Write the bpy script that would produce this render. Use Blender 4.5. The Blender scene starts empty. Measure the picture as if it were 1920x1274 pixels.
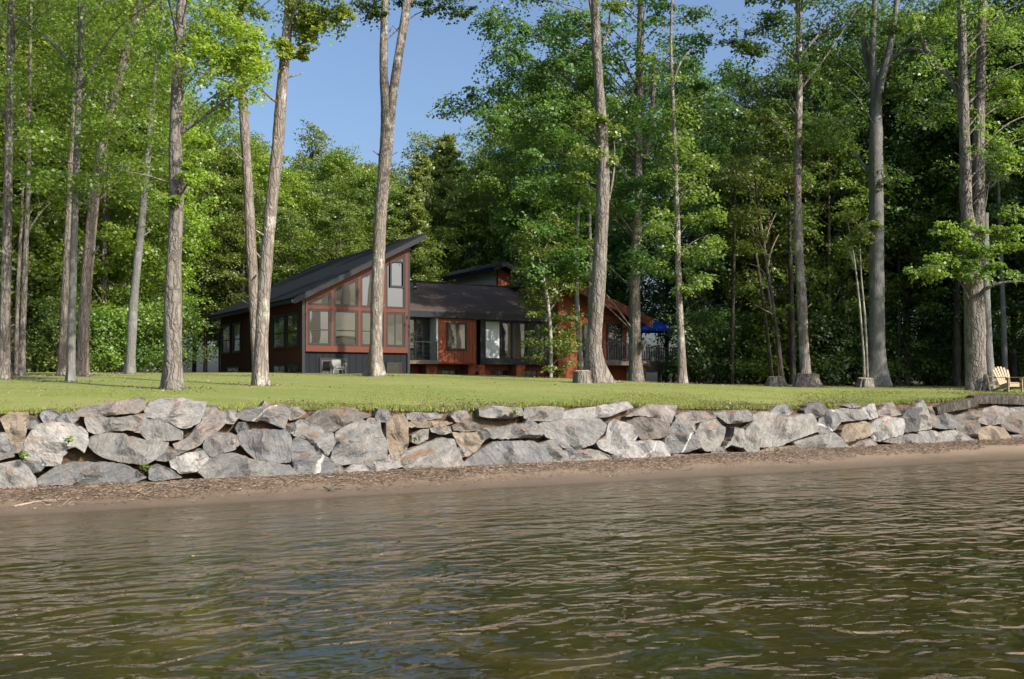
import bpy, math, random
import numpy as np
from mathutils import Vector, Matrix, noise as mnoise
from mathutils.geometry import delaunay_2d_cdt

SC = bpy.context.scene
COL = SC.collection
# ---------------------------------------------------------------- camera
cam = bpy.data.cameras.new("camera"); camo = bpy.data.objects.new("camera", cam); COL.objects.link(camo)
camo.location = (0, 0, 2.0); camo.rotation_euler = (math.radians(90), 0, 0)
cam.sensor_width = 36.0; cam.lens = 36.0 * 1800 / 1920
cam.shift_y = (715 - 637) / 1920
cam.clip_start = 0.1; cam.clip_end = 6000
SC.camera = camo
# ---------------------------------------------------------------- world, sun, exposure
SUN_EL = math.radians(35); SX, SY = 0.795, -0.606
W = bpy.data.worlds.new("World"); SC.world = W; W.use_nodes = True
wn = W.node_tree; bg = wn.nodes["Background"]
sky = wn.nodes.new("ShaderNodeTexSky"); sky.sky_type = 'NISHITA'; sky.sun_disc = False
sky.sun_elevation = SUN_EL; sky.sun_rotation = math.atan2(SX, SY)
sky.air_density = 1.0; sky.dust_density = 4.5; sky.ozone_density = 4.0
wn.links.new(sky.outputs[0], bg.inputs[0]); bg.inputs[1].default_value = 0.116
sl = bpy.data.lights.new("sun", 'SUN'); sl.energy = 4.0; sl.angle = math.radians(0.55); sl.color = (1.0, 0.90, 0.76)
slo = bpy.data.objects.new("sun", sl); COL.objects.link(slo)
sv = Vector((SX * math.cos(SUN_EL), SY * math.cos(SUN_EL), math.sin(SUN_EL)))
slo.location = sv * 60; slo.rotation_euler = sv.to_track_quat('Z', 'Y').to_euler()
SC.view_settings.view_transform = 'Standard'; SC.view_settings.look = 'None'
SC.view_settings.exposure = 0.9; SC.view_settings.gamma = 1.0
cy = SC.cycles
cy.max_bounces = 8; cy.diffuse_bounces = 5; cy.glossy_bounces = 3; cy.transmission_bounces = 4; cy.transparent_max_bounces = 6
cy.use_denoising = True; cy.caustics_reflective = False; cy.caustics_refractive = False

# ---------------------------------------------------------------- helpers
RNG = np.random.default_rng(7)
random.seed(7)
F_, HOR = 1800.0, 715.0
def P(px, py, Y):
    """point at distance Y whose bearing and elevation were measured on the photograph"""
    return np.array([(px - 960) / F_ * Y, Y, 2.0 - (py - HOR) / F_ * Y])
SD = np.array([.893, .451]); ND = np.array([-.451, .893]); P0 = np.array([-.1, 17.8])
def aq(X, Y):
    dx, dy = X - P0[0], Y - P0[1]
    return dx * SD[0] + dy * SD[1], dx * ND[0] + dy * ND[1]
def xy(a, q):
    return P0[0] + a * SD[0] + q * ND[0], P0[1] + a * SD[1] + q * ND[1]
def qb(a):
    return 1.88 + .036 * a + .001 * np.clip(a, -12, 24) ** 2
def ground_aw(a, w):
    G = np.interp(w, [.7, 5.5, 14, 22, 40], [0, .33, .62, .86, .9])
    k = np.interp(a, [-20, 6, 12, 18, 26, 40], [1, 1, .88, .46, .3, .3])
    z0 = np.interp(a, [-10, 8, 20], [1.46, 1.48, 1.57])
    ze = np.interp(a, [-8, -3, 0, 2, 4, 6.2, 9, 11.7, 14, 16.5, 19.5], [1.46, 1.45, 1.37, 1.43, 1.46, 1.34, 1.29, 1.29, 1.37, 1.43, 1.53])
    return z0 + k * G - (z0 - ze) * np.clip(1 - (w - .7) / 4.5, 0, 1) ** 1.3
def ground(X, Y):
    a, q = aq(X, Y)
    return float(ground_aw(a, q - qb(a)))

def tag(o, label=None, cat=None, group=None, kind=None):
    if label: o["label"] = label
    if cat: o["category"] = cat
    if group: o["group"] = group
    if kind: o["kind"] = kind
    return o
def empty(name, loc, rz=0.0, **k):
    o = bpy.data.objects.new(name, None); COL.objects.link(o)
    o.location = loc; o.rotation_euler = (0, 0, rz); o.empty_display_size = .3
    return tag(o, **k)
def link_mesh(name, me, mat, parent=None, smooth=False, sharp=None):
    if mat is not None: me.materials.append(mat)
    if smooth:
        me.polygons.foreach_set("use_smooth", np.ones(len(me.polygons), dtype=bool))
        if sharp: me.set_sharp_from_angle(angle=math.radians(sharp))
    me.update()
    o = bpy.data.objects.new(name, me); COL.objects.link(o)
    if parent is not None: o.parent = parent
    return o
def np_mesh(name, V, Fq):
    """mesh from vertex array and an (n,k) face array"""
    V = np.asarray(V, dtype=np.float32); Fq = np.asarray(Fq, dtype=np.int32)
    me = bpy.data.meshes.new(name)
    n, k = Fq.shape
    me.vertices.add(len(V)); me.vertices.foreach_set("co", V.ravel())
    me.loops.add(n * k); me.loops.foreach_set("vertex_index", Fq.ravel())
    me.polygons.add(n)
    me.polygons.foreach_set("loop_start", np.arange(0, n * k, k, dtype=np.int32))
    me.polygons.foreach_set("loop_total", np.full(n, k, dtype=np.int32))
    me.update(calc_edges=True); me.validate()
    return me
class MB:
    def __init__(s): s.V = []; s.F = []
    def add(s, vs, fs):
        b = len(s.V); s.V += [tuple(v) for v in vs]; s.F += [tuple(b + i for i in f) for f in fs]
    def box(s, x0, x1, y0, y1, z0, z1, M=None):
        vs = [(x, y, z) for x in (x0, x1) for y in (y0, y1) for z in (z0, z1)]
        if M is not None: vs = [tuple(M @ Vector(v)) for v in vs]
        s.add(vs, [(0, 1, 3, 2), (4, 6, 7, 5), (0, 4, 5, 1), (2, 3, 7, 6), (0, 2, 6, 4), (1, 5, 7, 3)])
    def prism(s, pts, f, d0, d1):
        """pts 2-D polygon, f(p, q, d) -> xyz"""
        n = len(pts)
        vs = [f(p, q, d0) for p, q in pts] + [f(p, q, d1) for p, q in pts]
        fs = [tuple(range(n))[::-1], tuple(range(n, 2 * n))] + [(i, (i + 1) % n, n + (i + 1) % n, n + i) for i in range(n)]
        s.add(vs, fs)
    def tube(s, pts, rad, sides=8, cap=True):
        V, Fq, caps = tube_arrays(np.array(pts, float), np.array(rad, float), sides)
        s.add(V, Fq)
        if cap:
            b = len(s.V) - len(V); s.F += [tuple(b + i for i in c) for c in caps]
    def build(s, name, mat, parent=None, smooth=False, sharp=40, bevel=0):
        me = bpy.data.meshes.new(name); me.from_pydata(s.V, [], s.F)
        import bmesh
        bm = bmesh.new(); bm.from_mesh(me); bmesh.ops.recalc_face_normals(bm, faces=bm.faces)
        if bevel: bmesh.ops.bevel(bm, geom=list(bm.edges), offset=bevel, segments=1, affect='EDGES', clamp_overlap=True)
        bm.to_mesh(me); bm.free()
        return link_mesh(name, me, mat, parent, smooth, sharp)
def tube_arrays(pts, rad, sides):
    n = len(pts)
    T = np.gradient(pts, axis=0); T /= np.linalg.norm(T, axis=1)[:, None] + 1e-9
    ref = np.array([1.0, 0, 0]) if abs(T[0][0]) < .8 else np.array([0, 1.0, 0])
    A = np.cross(T, ref); A /= np.linalg.norm(A, axis=1)[:, None] + 1e-9
    B = np.cross(T, A)
    th = np.arange(sides) / sides * 2 * np.pi
    rr = rad if rad.ndim == 2 else np.repeat(rad[:, None], sides, 1)
    V = pts[:, None, :] + rr[:, :, None] * (np.cos(th)[None, :, None] * A[:, None, :] + np.sin(th)[None, :, None] * B[:, None, :])
    V = V.reshape(-1, 3)
    i = np.arange(n - 1)[:, None] * sides; j = np.arange(sides)[None, :]; jn = (j + 1) % sides
    Fq = np.stack([i + j, i + jn, i + sides + jn, i + sides + j], -1).reshape(-1, 4)
    caps = [list(range(sides))[::-1], list(range((n - 1) * sides, n * sides))]
    return V, [tuple(int(q) for q in f) for f in Fq], caps
def smooth_path(pts, rad, step):
    pts = np.array(pts, float); rad = np.array(rad, float)
    d = np.r_[0, np.cumsum(np.linalg.norm(np.diff(pts, axis=0), axis=1))]
    n = max(3, int(d[-1] / step) + 1); t = np.linspace(0, d[-1], n)
    # monotone-ish cubic through finite differences
    out = np.zeros((n, 3))
    for c in range(3):
        m = np.gradient(pts[:, c], d) if len(d) > 2 else np.full(len(d), (pts[-1, c] - pts[0, c]) / d[-1])
        k = np.clip(np.searchsorted(d, t, side='right') - 1, 0, len(d) - 2)
        h = d[k + 1] - d[k]; u = (t - d[k]) / h
        out[:, c] = ((1 + 2 * u) * (1 - u) ** 2) * pts[k, c] + u * (1 - u) ** 2 * h * m[k] + u * u * (3 - 2 * u) * pts[k + 1, c] + u * u * (u - 1) * h * m[k + 1]
    return out, np.interp(t, d, rad)

# ---------------------------------------------------------------- materials
class NT:
    def __init__(s, name):
        s.m = bpy.data.materials.new(name); s.m.use_nodes = True; s.t = s.m.node_tree
        s.t.nodes.clear(); s.out = s.n("ShaderNodeOutputMaterial")
    def n(s, typ, ins=None, **kw):
        nd = s.t.nodes.new(typ)
        for k, v in kw.items(): setattr(nd, k, v)
        for k, v in (ins or {}).items(): s.set(nd.inputs[k], v)
        return nd
    def set(s, inp, v):
        if hasattr(v, "is_output"): s.t.links.new(v, inp)
        elif isinstance(v, bpy.types.Node): s.t.links.new(v.outputs[0], inp)
        elif isinstance(v, tuple) and len(v) == 3 and inp.type == 'RGBA': inp.default_value = (*v, 1)
        else: inp.default_value = v
    def coord(s, which="Object", loc=(0, 0, 0), rot=(0, 0, 0), scale=(1, 1, 1)):
        tc = s.n("ShaderNodeTexCoord")
        mp = s.n("ShaderNodeMapping", {"Vector": tc.outputs[which], "Location": loc, "Rotation": rot, "Scale": scale})
        return mp.outputs[0]
    def world(s, rot=(0, 0, 0), scale=(1, 1, 1)):
        g = s.n("ShaderNodeNewGeometry")
        return s.n("ShaderNodeMapping", {"Vector": g.outputs["Position"], "Rotation": rot, "Scale": scale}).outputs[0]
    def noise(s, vec, scale, detail=4, rough=.55, dist=0.0):
        return s.n("ShaderNodeTexNoise", {"Vector": vec, "Scale": scale, "Detail": detail, "Roughness": rough, "Distortion": dist}).outputs[0]
    def ramp(s, fac, stops, interp='LINEAR'):
        r = s.n("ShaderNodeValToRGB", {"Fac": fac}); r.color_ramp.interpolation = interp
        el = r.color_ramp.elements
        while len(el) < len(stops): el.new(.5)
        for e, (p, c) in zip(el, stops):
            e.position = p; e.color = (*c, 1) if isinstance(c, tuple) else (c, c, c, 1)
        return r.outputs[0]
    def mix(s, fac, a, b, mode='MIX'):
        x = s.n("ShaderNodeMix", data_type='RGBA', blend_type=mode)
        s.set(x.inputs[0], fac); s.set(x.inputs[6], a); s.set(x.inputs[7], b)
        return x.outputs[2]
    def math(s, op, a, b=0.0, clamp=False):
        x = s.n("ShaderNodeMath", operation=op, use_clamp=clamp); s.set(x.inputs[0], a); s.set(x.inputs[1], b); return x.outputs[0]
    def bump(s, h, dist=.02, strength=1.0, normal=None):
        d = {"Height": h, "Distance": dist, "Strength": strength}
        if normal is not None: d["Normal"] = normal
        return s.n("ShaderNodeBump", d).outputs[0]
    def principled(s, color, rough=.8, normal=None, **kw):
        d = {"Base Color": color, "Roughness": rough}
        if normal is not None: d["Normal"] = normal
        d.update(kw)
        b = s.n("ShaderNodeBsdfPrincipled", d)
        s.t.links.new(b.outputs[0], s.out.inputs[0]); return s.m
    def finish(s, sh):
        s.t.links.new(sh.outputs[0] if isinstance(sh, bpy.types.Node) else sh, s.out.inputs[0]); return s.m

def leaf_mat(name, dark, light, sun, trans=.4):
    m = NT(name)
    g = m.n("ShaderNodeNewGeometry"); oi = m.n("ShaderNodeObjectInfo")
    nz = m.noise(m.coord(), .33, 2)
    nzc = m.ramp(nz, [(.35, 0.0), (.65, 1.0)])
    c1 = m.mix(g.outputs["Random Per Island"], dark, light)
    c2 = m.mix(m.math('MULTIPLY', nzc, .55), c1, sun)  # random clumps take the third, yellower leaf tone
    hs = m.n("ShaderNodeHueSaturation", {"Color": c2})
    m.set(hs.inputs["Hue"], m.math('ADD', m.math('MULTIPLY', oi.outputs["Random"], .03), .485))
    m.set(hs.inputs["Value"], m.math('ADD', m.math('MULTIPLY', oi.outputs["Random"], .4), .8))
    col = hs.outputs[0]
    d = m.n("ShaderNodeBsdfDiffuse", {"Color": col})
    t = m.n("ShaderNodeBsdfTranslucent", {"Color": m.mix(.5, col, m.mix(1.0, col, (1.9, 2.1, .7), 'MULTIPLY'))})
    gl = m.n("ShaderNodeBsdfGlossy", {"Color": (.9, .95, 1), "Roughness": .45})
    a = m.n("ShaderNodeMixShader", {0: trans, 1: d.outputs[0], 2: t.outputs[0]})
    b = m.n("ShaderNodeMixShader", {0: .035, 1: a.outputs[0], 2: gl.outputs[0]})
    return m.finish(b)
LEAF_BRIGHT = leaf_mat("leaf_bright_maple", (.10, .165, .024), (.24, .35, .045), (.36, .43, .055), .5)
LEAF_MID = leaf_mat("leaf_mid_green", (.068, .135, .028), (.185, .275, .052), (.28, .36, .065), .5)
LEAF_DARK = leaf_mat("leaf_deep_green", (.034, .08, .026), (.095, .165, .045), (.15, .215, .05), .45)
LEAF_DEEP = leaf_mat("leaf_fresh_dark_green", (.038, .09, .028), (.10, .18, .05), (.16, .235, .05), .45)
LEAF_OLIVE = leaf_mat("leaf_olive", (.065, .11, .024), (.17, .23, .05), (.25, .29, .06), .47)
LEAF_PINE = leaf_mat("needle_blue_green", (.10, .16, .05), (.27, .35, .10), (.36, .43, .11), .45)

def bark_mat(name, c0, c1, lich, scale=1.0, ridge=.03, lichamt=.5):
    m = NT(name); oi = m.n("ShaderNodeObjectInfo")
    v = m.coord(scale=(9 * scale, 9 * scale, 1.7 * scale))
    add = m.n("ShaderNodeVectorMath", operation='ADD'); m.set(add.inputs[0], v)
    nzv = m.n("ShaderNodeTexNoise", {"Vector": m.coord(scale=(3, 3, 2)), "Scale": 1.6, "Detail": 3})
    sc_ = m.n("ShaderNodeVectorMath", operation='SCALE'); m.set(sc_.inputs[0], nzv.outputs[1]); sc_.inputs[3].default_value = 1.6
    m.set(add.inputs[1], sc_.outputs[0])
    vo = m.n("ShaderNodeTexVoronoi", {"Vector": add.outputs[0], "Scale": 1.0}, feature='DISTANCE_TO_EDGE').outputs[0]
    crack = m.ramp(vo, [(0.0, 0.0), (.16, .75), (.5, 1.0)])
    fine = m.noise(m.coord(scale=(10, 10, 4)), 3.0, 6, .65)
    big = m.noise(m.coord(), .9, 3)
    col = m.mix(crack, c0, c1)
    col = m.mix(m.math('MULTIPLY', fine, .5), col, c0)
    lm = m.ramp(m.noise(m.coord(scale=(1, 1, .6)), 2.2, 6, .7), [(.52, 0.0), (.62, 1.0)])
    col = m.mix(m.math('MULTIPLY', lm, lichamt), col, lich)
    col = m.mix(m.math('MULTIPLY', m.ramp(big, [(.4, 0.0), (.7, 1.0)]), .35), col, (c0[0] * .8, c0[1] * .85, c0[2] * .8))
    h = m.math('ADD', m.math('MULTIPLY', crack, .7), m.math('MULTIPLY', fine, .5))
    return m.principled(col, .95, m.bump(h, ridge * 1.2, 1.0), **{'Specular IOR Level': .2})
BARK_GREY = bark_mat("bark_grey_brown", (.11, .097, .086), (.265, .232, .21), (.36, .35, .33))
BARK_PINK = bark_mat("bark_pinkish", (.125, .103, .09), (.275, .235, .21), (.34, .31, .285), .9)
BARK_PALE = bark_mat("bark_pale_lichen", (.14, .12, .105), (.28, .245, .22), (.45, .435, .39), 1.2, .025, .85)
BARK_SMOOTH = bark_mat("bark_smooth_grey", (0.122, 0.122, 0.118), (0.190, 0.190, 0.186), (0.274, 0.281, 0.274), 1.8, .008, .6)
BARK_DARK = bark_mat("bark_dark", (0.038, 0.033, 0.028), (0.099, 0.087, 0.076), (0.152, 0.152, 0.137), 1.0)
BARK_DEEP = bark_mat("bark_deep_furrow", (.115, .104, .092), (.26, .232, .21), (.33, .32, .285), .75, .04, .4)
BARK_BIRCH = bark_mat("bark_birch", (0.190, 0.175, 0.152), (0.456, 0.433, 0.395), (0.570, 0.547, 0.517), .8, .006, .6)
WOOD_DEAD = bark_mat("dead_branch_wood", (0.198, 0.160, 0.129), (0.334, 0.274, 0.228), (0.380, 0.342, 0.304), 2.0, .004)

def rock_mat(name, vein):
    m = NT(name); oi = m.n("ShaderNodeObjectInfo"); g = m.n("ShaderNodeNewGeometry")
    off = m.n("ShaderNodeVectorMath", operation='ADD'); m.set(off.inputs[0], m.coord())
    cmb = m.n("ShaderNodeCombineXYZ"); r37 = m.math('MULTIPLY', oi.outputs["Random"], 37.0)
    m.set(cmb.inputs[0], r37); m.set(cmb.inputs[2], r37); m.set(off.inputs[1], cmb.outputs[0])
    v = off.outputs[0]
    rot = m.n("ShaderNodeVectorRotate", {"Vector": v, "Axis": (.3, 1, .2), "Angle": .6}, rotation_type='AXIS_ANGLE'); m.set(rot.inputs["Angle"], m.math('MULTIPLY', oi.outputs["Random"], 6.0))
    st = m.n("ShaderNodeMapping", {"Vector": rot.outputs[0], "Scale": (1.0, 1.0, 3.4)}).outputs[0]
    strata = m.noise(st, 2.2, 6, .65, .6)
    big = m.noise(v, 1.7, 5, .6); fine = m.noise(v, 16, 6, .7)
    base = oi.outputs["Color"]
    col = m.mix(m.ramp(strata, [(.3, 0.0), (.7, 1.0)]), m.mix(1.0, base, (.42, .43, .45), 'MULTIPLY'), base)
    col = m.mix(m.math('MULTIPLY', m.ramp(big, [(.5, 0.0), (.72, 1.0)]), .55), col, m.mix(1.0, base, (1.22, 1.19, 1.15), 'MULTIPLY'))
    col = m.mix(m.math('MULTIPLY', m.ramp(m.noise(v, 2.6, 3), [(.55, 0.0), (.68, 1.0)]), .26), col, m.mix(1.0, base, (1.05, .86, .70), 'MULTIPLY'))
    col = m.mix(m.math('MULTIPLY', m.ramp(fine, [(.38, 1.0), (.52, 0.0)]), .55), col, m.mix(1.0, base, (.45, .44, .43), 'MULTIPLY'))
    lich = m.ramp(m.noise(v, 5.5, 5, .75), [(.56, 0.0), (.66, 1.0)])
    col = m.mix(m.math('MULTIPLY', lich, .3), col, (.33, .33, .28))
    col = m.mix(m.math('MULTIPLY', m.ramp(m.noise(st, 1.1, 5, .7), [(.54, 0.0), (.66, 1.0)]), .5), col, m.mix(1.0, base, (.62, .50, .40), 'MULTIPLY'))
    if vein:
        w = m.n("ShaderNodeTexWave", {"Vector": rot.outputs[0], "Scale": .55, "Distortion": 5.0, "Detail": 3.0, "Detail Scale": 1.3}).outputs["Fac"]
        vm = m.ramp(w, [(.978, 0.0), (.995, 1.0)])
        col = m.mix(m.math('MULTIPLY', m.math('MULTIPLY', vm, .8), m.ramp(fine, [(.3, .35), (.6, 1.0)])), col, (.56, .55, .52))
    # dry needles lie on the upward faces
    sep = m.n("ShaderNodeSeparateXYZ"); m.set(sep.inputs[0], g.outputs["Normal"])
    lit = m.math('MULTIPLY', m.ramp(sep.outputs[2], [(.55, 0.0), (.75, 1.0)]), m.ramp(m.noise(v, 3.0, 5, .7), [(.42, 0.0), (.55, 1.0)]))
    col = m.mix(m.math('MULTIPLY', lit, .8), col, (.20, .125, .075))
    h = m.math('ADD', m.math('MULTIPLY', strata, .9), m.math('ADD', m.math('MULTIPLY', fine, .35), m.math('MULTIPLY', big, .4)))
    return m.principled(col, .85, m.bump(h, .11, 1.0), **{'Specular IOR Level': .25})
ROCK = rock_mat("rock_schist", False); ROCK_VEIN = rock_mat("rock_veined", True)

def ground_mats():
    m = NT("lawn_turf"); p = m.world()
    st = m.world(rot=(0, 0, -math.radians(12)), scale=(.16, 1.0, 1))
    fine = m.noise(m.world(scale=(1, 1, 1)), 26, 6, .7); mid = m.noise(p, 2.2, 5, .65); big = m.noise(p, .28, 3); band = m.noise(st, 1.0, 3, .5)
    c = m.mix(m.ramp(mid, [(.3, 0.0), (.7, 1.0)]), (.130, .175, .030), (.215, .248, .056))
    c = m.mix(m.math('MULTIPLY', m.ramp(band, [(.42, 0.0), (.6, 1.0)]), .5), c, (.28, .285, .085))
    c = m.mix(m.math('MULTIPLY', m.ramp(big, [(.45, 0.0), (.65, 1.0)]), .45), c, (.125, .18, .028))
    c = m.mix(m.math('MULTIPLY', m.ramp(fine, [(.35, 1.0), (.6, 0.0)]), .35), c, (.09, .12, .022))
    c = m.mix(m.math('MULTIPLY', m.ramp(m.noise(m.world(scale=(.7, 1.3, 1)), .9, 6, .75), [(.52, 0.0), (.68, 1.0)]), .45), c, (.25, .205, .09))
    lawn = m.principled(c, .95, m.bump(fine, .05, .8))
    m = NT("forest_litter"); p = m.world()
    c = m.mix(m.ramp(m.noise(p, 1.3, 6, .7), [(.35, 0.0), (.65, 1.0)]), (.045, .038, .022), (.11, .085, .045))
    c = m.mix(m.ramp(m.noise(p, .4, 4), [(.5, 0.0), (.6, 1.0)]), c, (.035, .06, .015))
    floor = m.principled(c, 1.0, m.bump(m.noise(p, 9, 5, .7), .08, .8))
    m = NT("bank_soil"); p = m.world()
    c = m.mix(m.ramp(m.noise(p, 5, 6, .75), [(.35, 0.0), (.65, 1.0)]), (.07, .042, .026), (.19, .125, .076))
    c = m.mix(m.ramp(m.noise(p, 1.4, 4, .6), [(.56, 0.0), (.64, .6)]), c, (.11, .13, .035))
    bank = m.principled(c, 1.0, m.bump(m.noise(p, 17, 6, .75), .09, 1.0))
    m = NT("sand_and_lakebed"); p = m.world()
    g = m.n("ShaderNodeNewGeometry"); sep = m.n("ShaderNodeSeparateXYZ"); m.set(sep.inputs[0], g.outputs["Position"])
    z = sep.outputs[2]
    sand = m.mix(m.noise(p, 30, 5, .7), (.15, .11, .075), (.235, .178, .125))
    wet = m.ramp(m.math('ADD', z, m.math('MULTIPLY', m.noise(p, 1.6, 3), .12)), [(.08, 1.0), (.25, 0.0)])
    sand = m.mix(m.math('MULTIPLY', wet, .85), sand, (.10, .073, .052))
    sand = m.mix(m.ramp(z, [(0.0, 1.0), (.02, 0.0)]), sand, (.062, .047, .032))
    alg = m.ramp(m.noise(p, 1.1, 5, .65), [(.35, (.015, .0145, .003)), (.5, (.025, .0215, .004)), (.66, (.055, .043, .010))])
    alg = m.mix(m.ramp(m.noise(p, .55, 3), [(.48, 0.0), (.62, 1.0)]), alg, (.018, .021, .0045))
    deep = m.ramp(m.math('ADD', m.math('MULTIPLY', z, -1.0), m.math('MULTIPLY', m.noise(p, .7, 3), .16)), [(.10, 0.0), (.34, 1.0)])
    c = m.mix(deep, sand, alg)
    beach = m.principled(c, m.ramp(wet, [(0.0, .85), (1.0, .35)]), m.bump(m.noise(p, 14, 6, .7), .03, .7))
    m = NT("lake_water"); ang = math.atan2(.451, .893) - .10
    g = m.n("ShaderNodeNewGeometry")
    def wv(rot, sx, sy, sc, det, rough, dist):
        r1 = m.n("ShaderNodeVectorRotate", {"Vector": g.outputs["Position"], "Angle": -rot}, rotation_type='Z_AXIS')
        mp = m.n("ShaderNodeMapping", {"Vector": r1.outputs[0], "Scale": (sx, sy, 1)})
        return m.noise(mp.outputs[0], sc, det, rough, dist)
    big = wv(ang, .45, 1.0, .8, 2, .5, .4)
    mid = wv(ang + .12, .6, 1.0, 2.7, 1, .4, 1.0)
    sml = wv(ang - .2, .6, 1.0, 7.5, 1, .4, .6)
    gust = m.ramp(m.noise(m.world(), .16, 2), [(.35, .55), (.65, 1.0)])
    n = m.bump(big, .085, 1.0); n = m.bump(mid, .068, gust, n); n = m.bump(sml, .017, gust, n)
    ior = m.math('SUBTRACT', 1.333, m.math('MULTIPLY', g.outputs["Backfacing"], .583))   # the same surface from either side
    fr = m.n("ShaderNodeFresnel", {"IOR": ior, "Normal": n})
    tr = m.n("ShaderNodeBsdfTransparent", {"Color": (.93, .89, .66)})
    gl = m.n("ShaderNodeBsdfGlossy", {"Color": (1, 1, 1), "Roughness": .004, "Normal": n})
    water = m.finish(m.n("ShaderNodeMixShader", {0: fr.outputs[0], 1: tr.outputs[0], 2: gl.outputs[0]}))
    return lawn, floor, bank, beach, water
LAWN, FLOOR, BANK, BEACH, WATER = ground_mats()

def paint(name, col, var=.25, rough=.6, bump=.004, scale=6.0, **kw):
    m = NT(name); v = m.coord()
    c = m.mix(m.math('MULTIPLY', m.noise(v, scale, 5, .65), var * 2), col, tuple(x * .55 for x in col))
    return m.principled(c, rough, m.bump(m.noise(v, scale * 5, 4), bump, .7), **{'Specular IOR Level': .2, **kw})
def boards(name, col, pitch=.16):
    m = NT(name); v = m.coord()
    sep = m.n("ShaderNodeSeparateXYZ"); m.set(sep.inputs[0], v)
    s = m.math('ADD', sep.outputs[0], sep.outputs[1])
    fr = m.math('FRACT', m.math('DIVIDE', s, pitch))
    gr = m.ramp(fr, [(0.0, 0.0), (.06, 1.0), (.94, 1.0), (1.0, 0.0)])
    idn = m.n("ShaderNodeTexWhiteNoise", {1: m.math('FLOOR', m.math('DIVIDE', s, pitch))}, noise_dimensions='1D').outputs[0]
    grain = m.noise(m.coord(scale=(14, 14, 1.2)), 2.0, 5, .6)
    c = m.mix(m.math('MULTIPLY', grain, .55), col, tuple(x * .5 for x in col))
    c = m.mix(m.math('MULTIPLY', idn, .25), c, tuple(x * 1.35 for x in col))
    c = m.mix(gr, tuple(x * .3 for x in col), c)
    return m.principled(c, .75, m.bump(m.math('ADD', gr, m.math('MULTIPLY', grain, .2)), .012, .8), **{'Specular IOR Level': .15})
def shingles(name, c0, c1):
    m = NT(name); v = m.coord(scale=(1, 1, 1))
    br = m.n("ShaderNodeTexBrick", {"Vector": v, "Color1": c0, "Color2": c1, "Mortar": tuple(x * .4 for x in c0), "Scale": 1.0, "Mortar Size": .012, "Brick Width": .34, "Row Height": .15})
    c = m.mix(m.math('MULTIPLY', m.noise(v, 1.2, 5, .7), .6), br.outputs[0], tuple(x * 1.6 for x in c0))
    return m.principled(c, .9, m.bump(m.noise(v, 40, 3), .01, .6), **{'Specular IOR Level': .12})
RED = boards("red_stained_boards", (.235, .070, .038)); RED_SHADED = boards("shaded_red_boards", (.088, .032, .021))  # second one: same red boards, with the left wall's shade in the colour
RED_TRIM = paint("red_trim", (.125, .038, .024), .3)
BLUEGREY = boards("blue_grey_boards", (.012, .015, .021), .3)
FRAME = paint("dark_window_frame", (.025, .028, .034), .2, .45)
NAVY = paint("dark_fascia", (.014, .017, .023), .2, .5)
ROOF_DARK = shingles("dark_shingles", (.010, .012, .016), (.015, .017, .021))
ROOF_BROWN = shingles("brown_shingles", (.060, .047, .043), (.082, .063, .057))
WHITE = paint("white_board", (.55, .60, .66), .2)
DECKWOOD = paint("weathered_deck_wood", (.16, .125, .11), .4, .85, .01)
METAL = paint("galvanised_metal", (.35, .36, .38), .2, .4)
CEDAR = paint("pale_cedar", (.42, .34, .235), .25, .65, .004)
BLUE = paint("blue_canvas", (.015, .09, .50), .2, .8)
CUSHION = paint("pale_cushion", (.24, .25, .24), .2, .9)
BLACK = paint("black_metal", (.015, .015, .016), .2, .5)
STUMP_TOP = paint("cut_wood", (.40, .31, .22), .35, .9, .01)
def glass_mat():
    m = NT("window_glass")
    n = m.bump(m.noise(m.coord(), .8, 1), .010, .8)
    oi = m.n("ShaderNodeObjectInfo"); sp = m.n("ShaderNodeSeparateXYZ"); m.set(sp.inputs[0], m.coord())
    r1 = m.math('MULTIPLY', m.math('SUBTRACT', oi.outputs["Random"], .5), .15)
    r2 = m.math('MULTIPLY', m.math('SUBTRACT', m.math('FRACT', m.math('MULTIPLY', oi.outputs["Random"], 17.3)), .35), .16)
    tl = m.math('ADD', m.math('MULTIPLY', m.math('ADD', sp.outputs[0], sp.outputs[1]), r1), m.math('MULTIPLY', sp.outputs[2], r2))
    n = m.bump(tl, 1.0, 1.0, n)
    d = m.n("ShaderNodeBsdfPrincipled", {"Base Color": (.012, .013, .014), "Roughness": .08})
    gl = m.n("ShaderNodeBsdfGlossy", {"Color": (.84, .93, 1), "Roughness": .015, "Normal": n})
    fr = m.n("ShaderNodeFresnel", {"IOR": 1.5})
    f = m.math('ADD', m.math('MULTIPLY', fr.outputs[0], .9), .042, True)
    return m.finish(m.n("ShaderNodeMixShader", {0: f, 1: d.outputs[0], 2: gl.outputs[0]}))
GLASS = glass_mat()
def litter_mat(name, stops):
    m = NT(name); g = m.n("ShaderNodeNewGeometry")
    return m.principled(m.ramp(g.outputs["Random Per Island"], stops), .95)
DEBRIS = litter_mat("washed_up_litter", [(0, (.04, .028, .021)), (.3, (.095, .066, .047)), (.7, (.185, .132, .094)), (.9, (.29, .225, .165)), (1, (.45, .38, .30))])
BLADE = litter_mat("grass_blades", [(0, (.09, .125, .02)), (.5, (.16, .20, .038)), (.85, (.22, .245, .06)), (1, (.34, .31, .13))])

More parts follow.
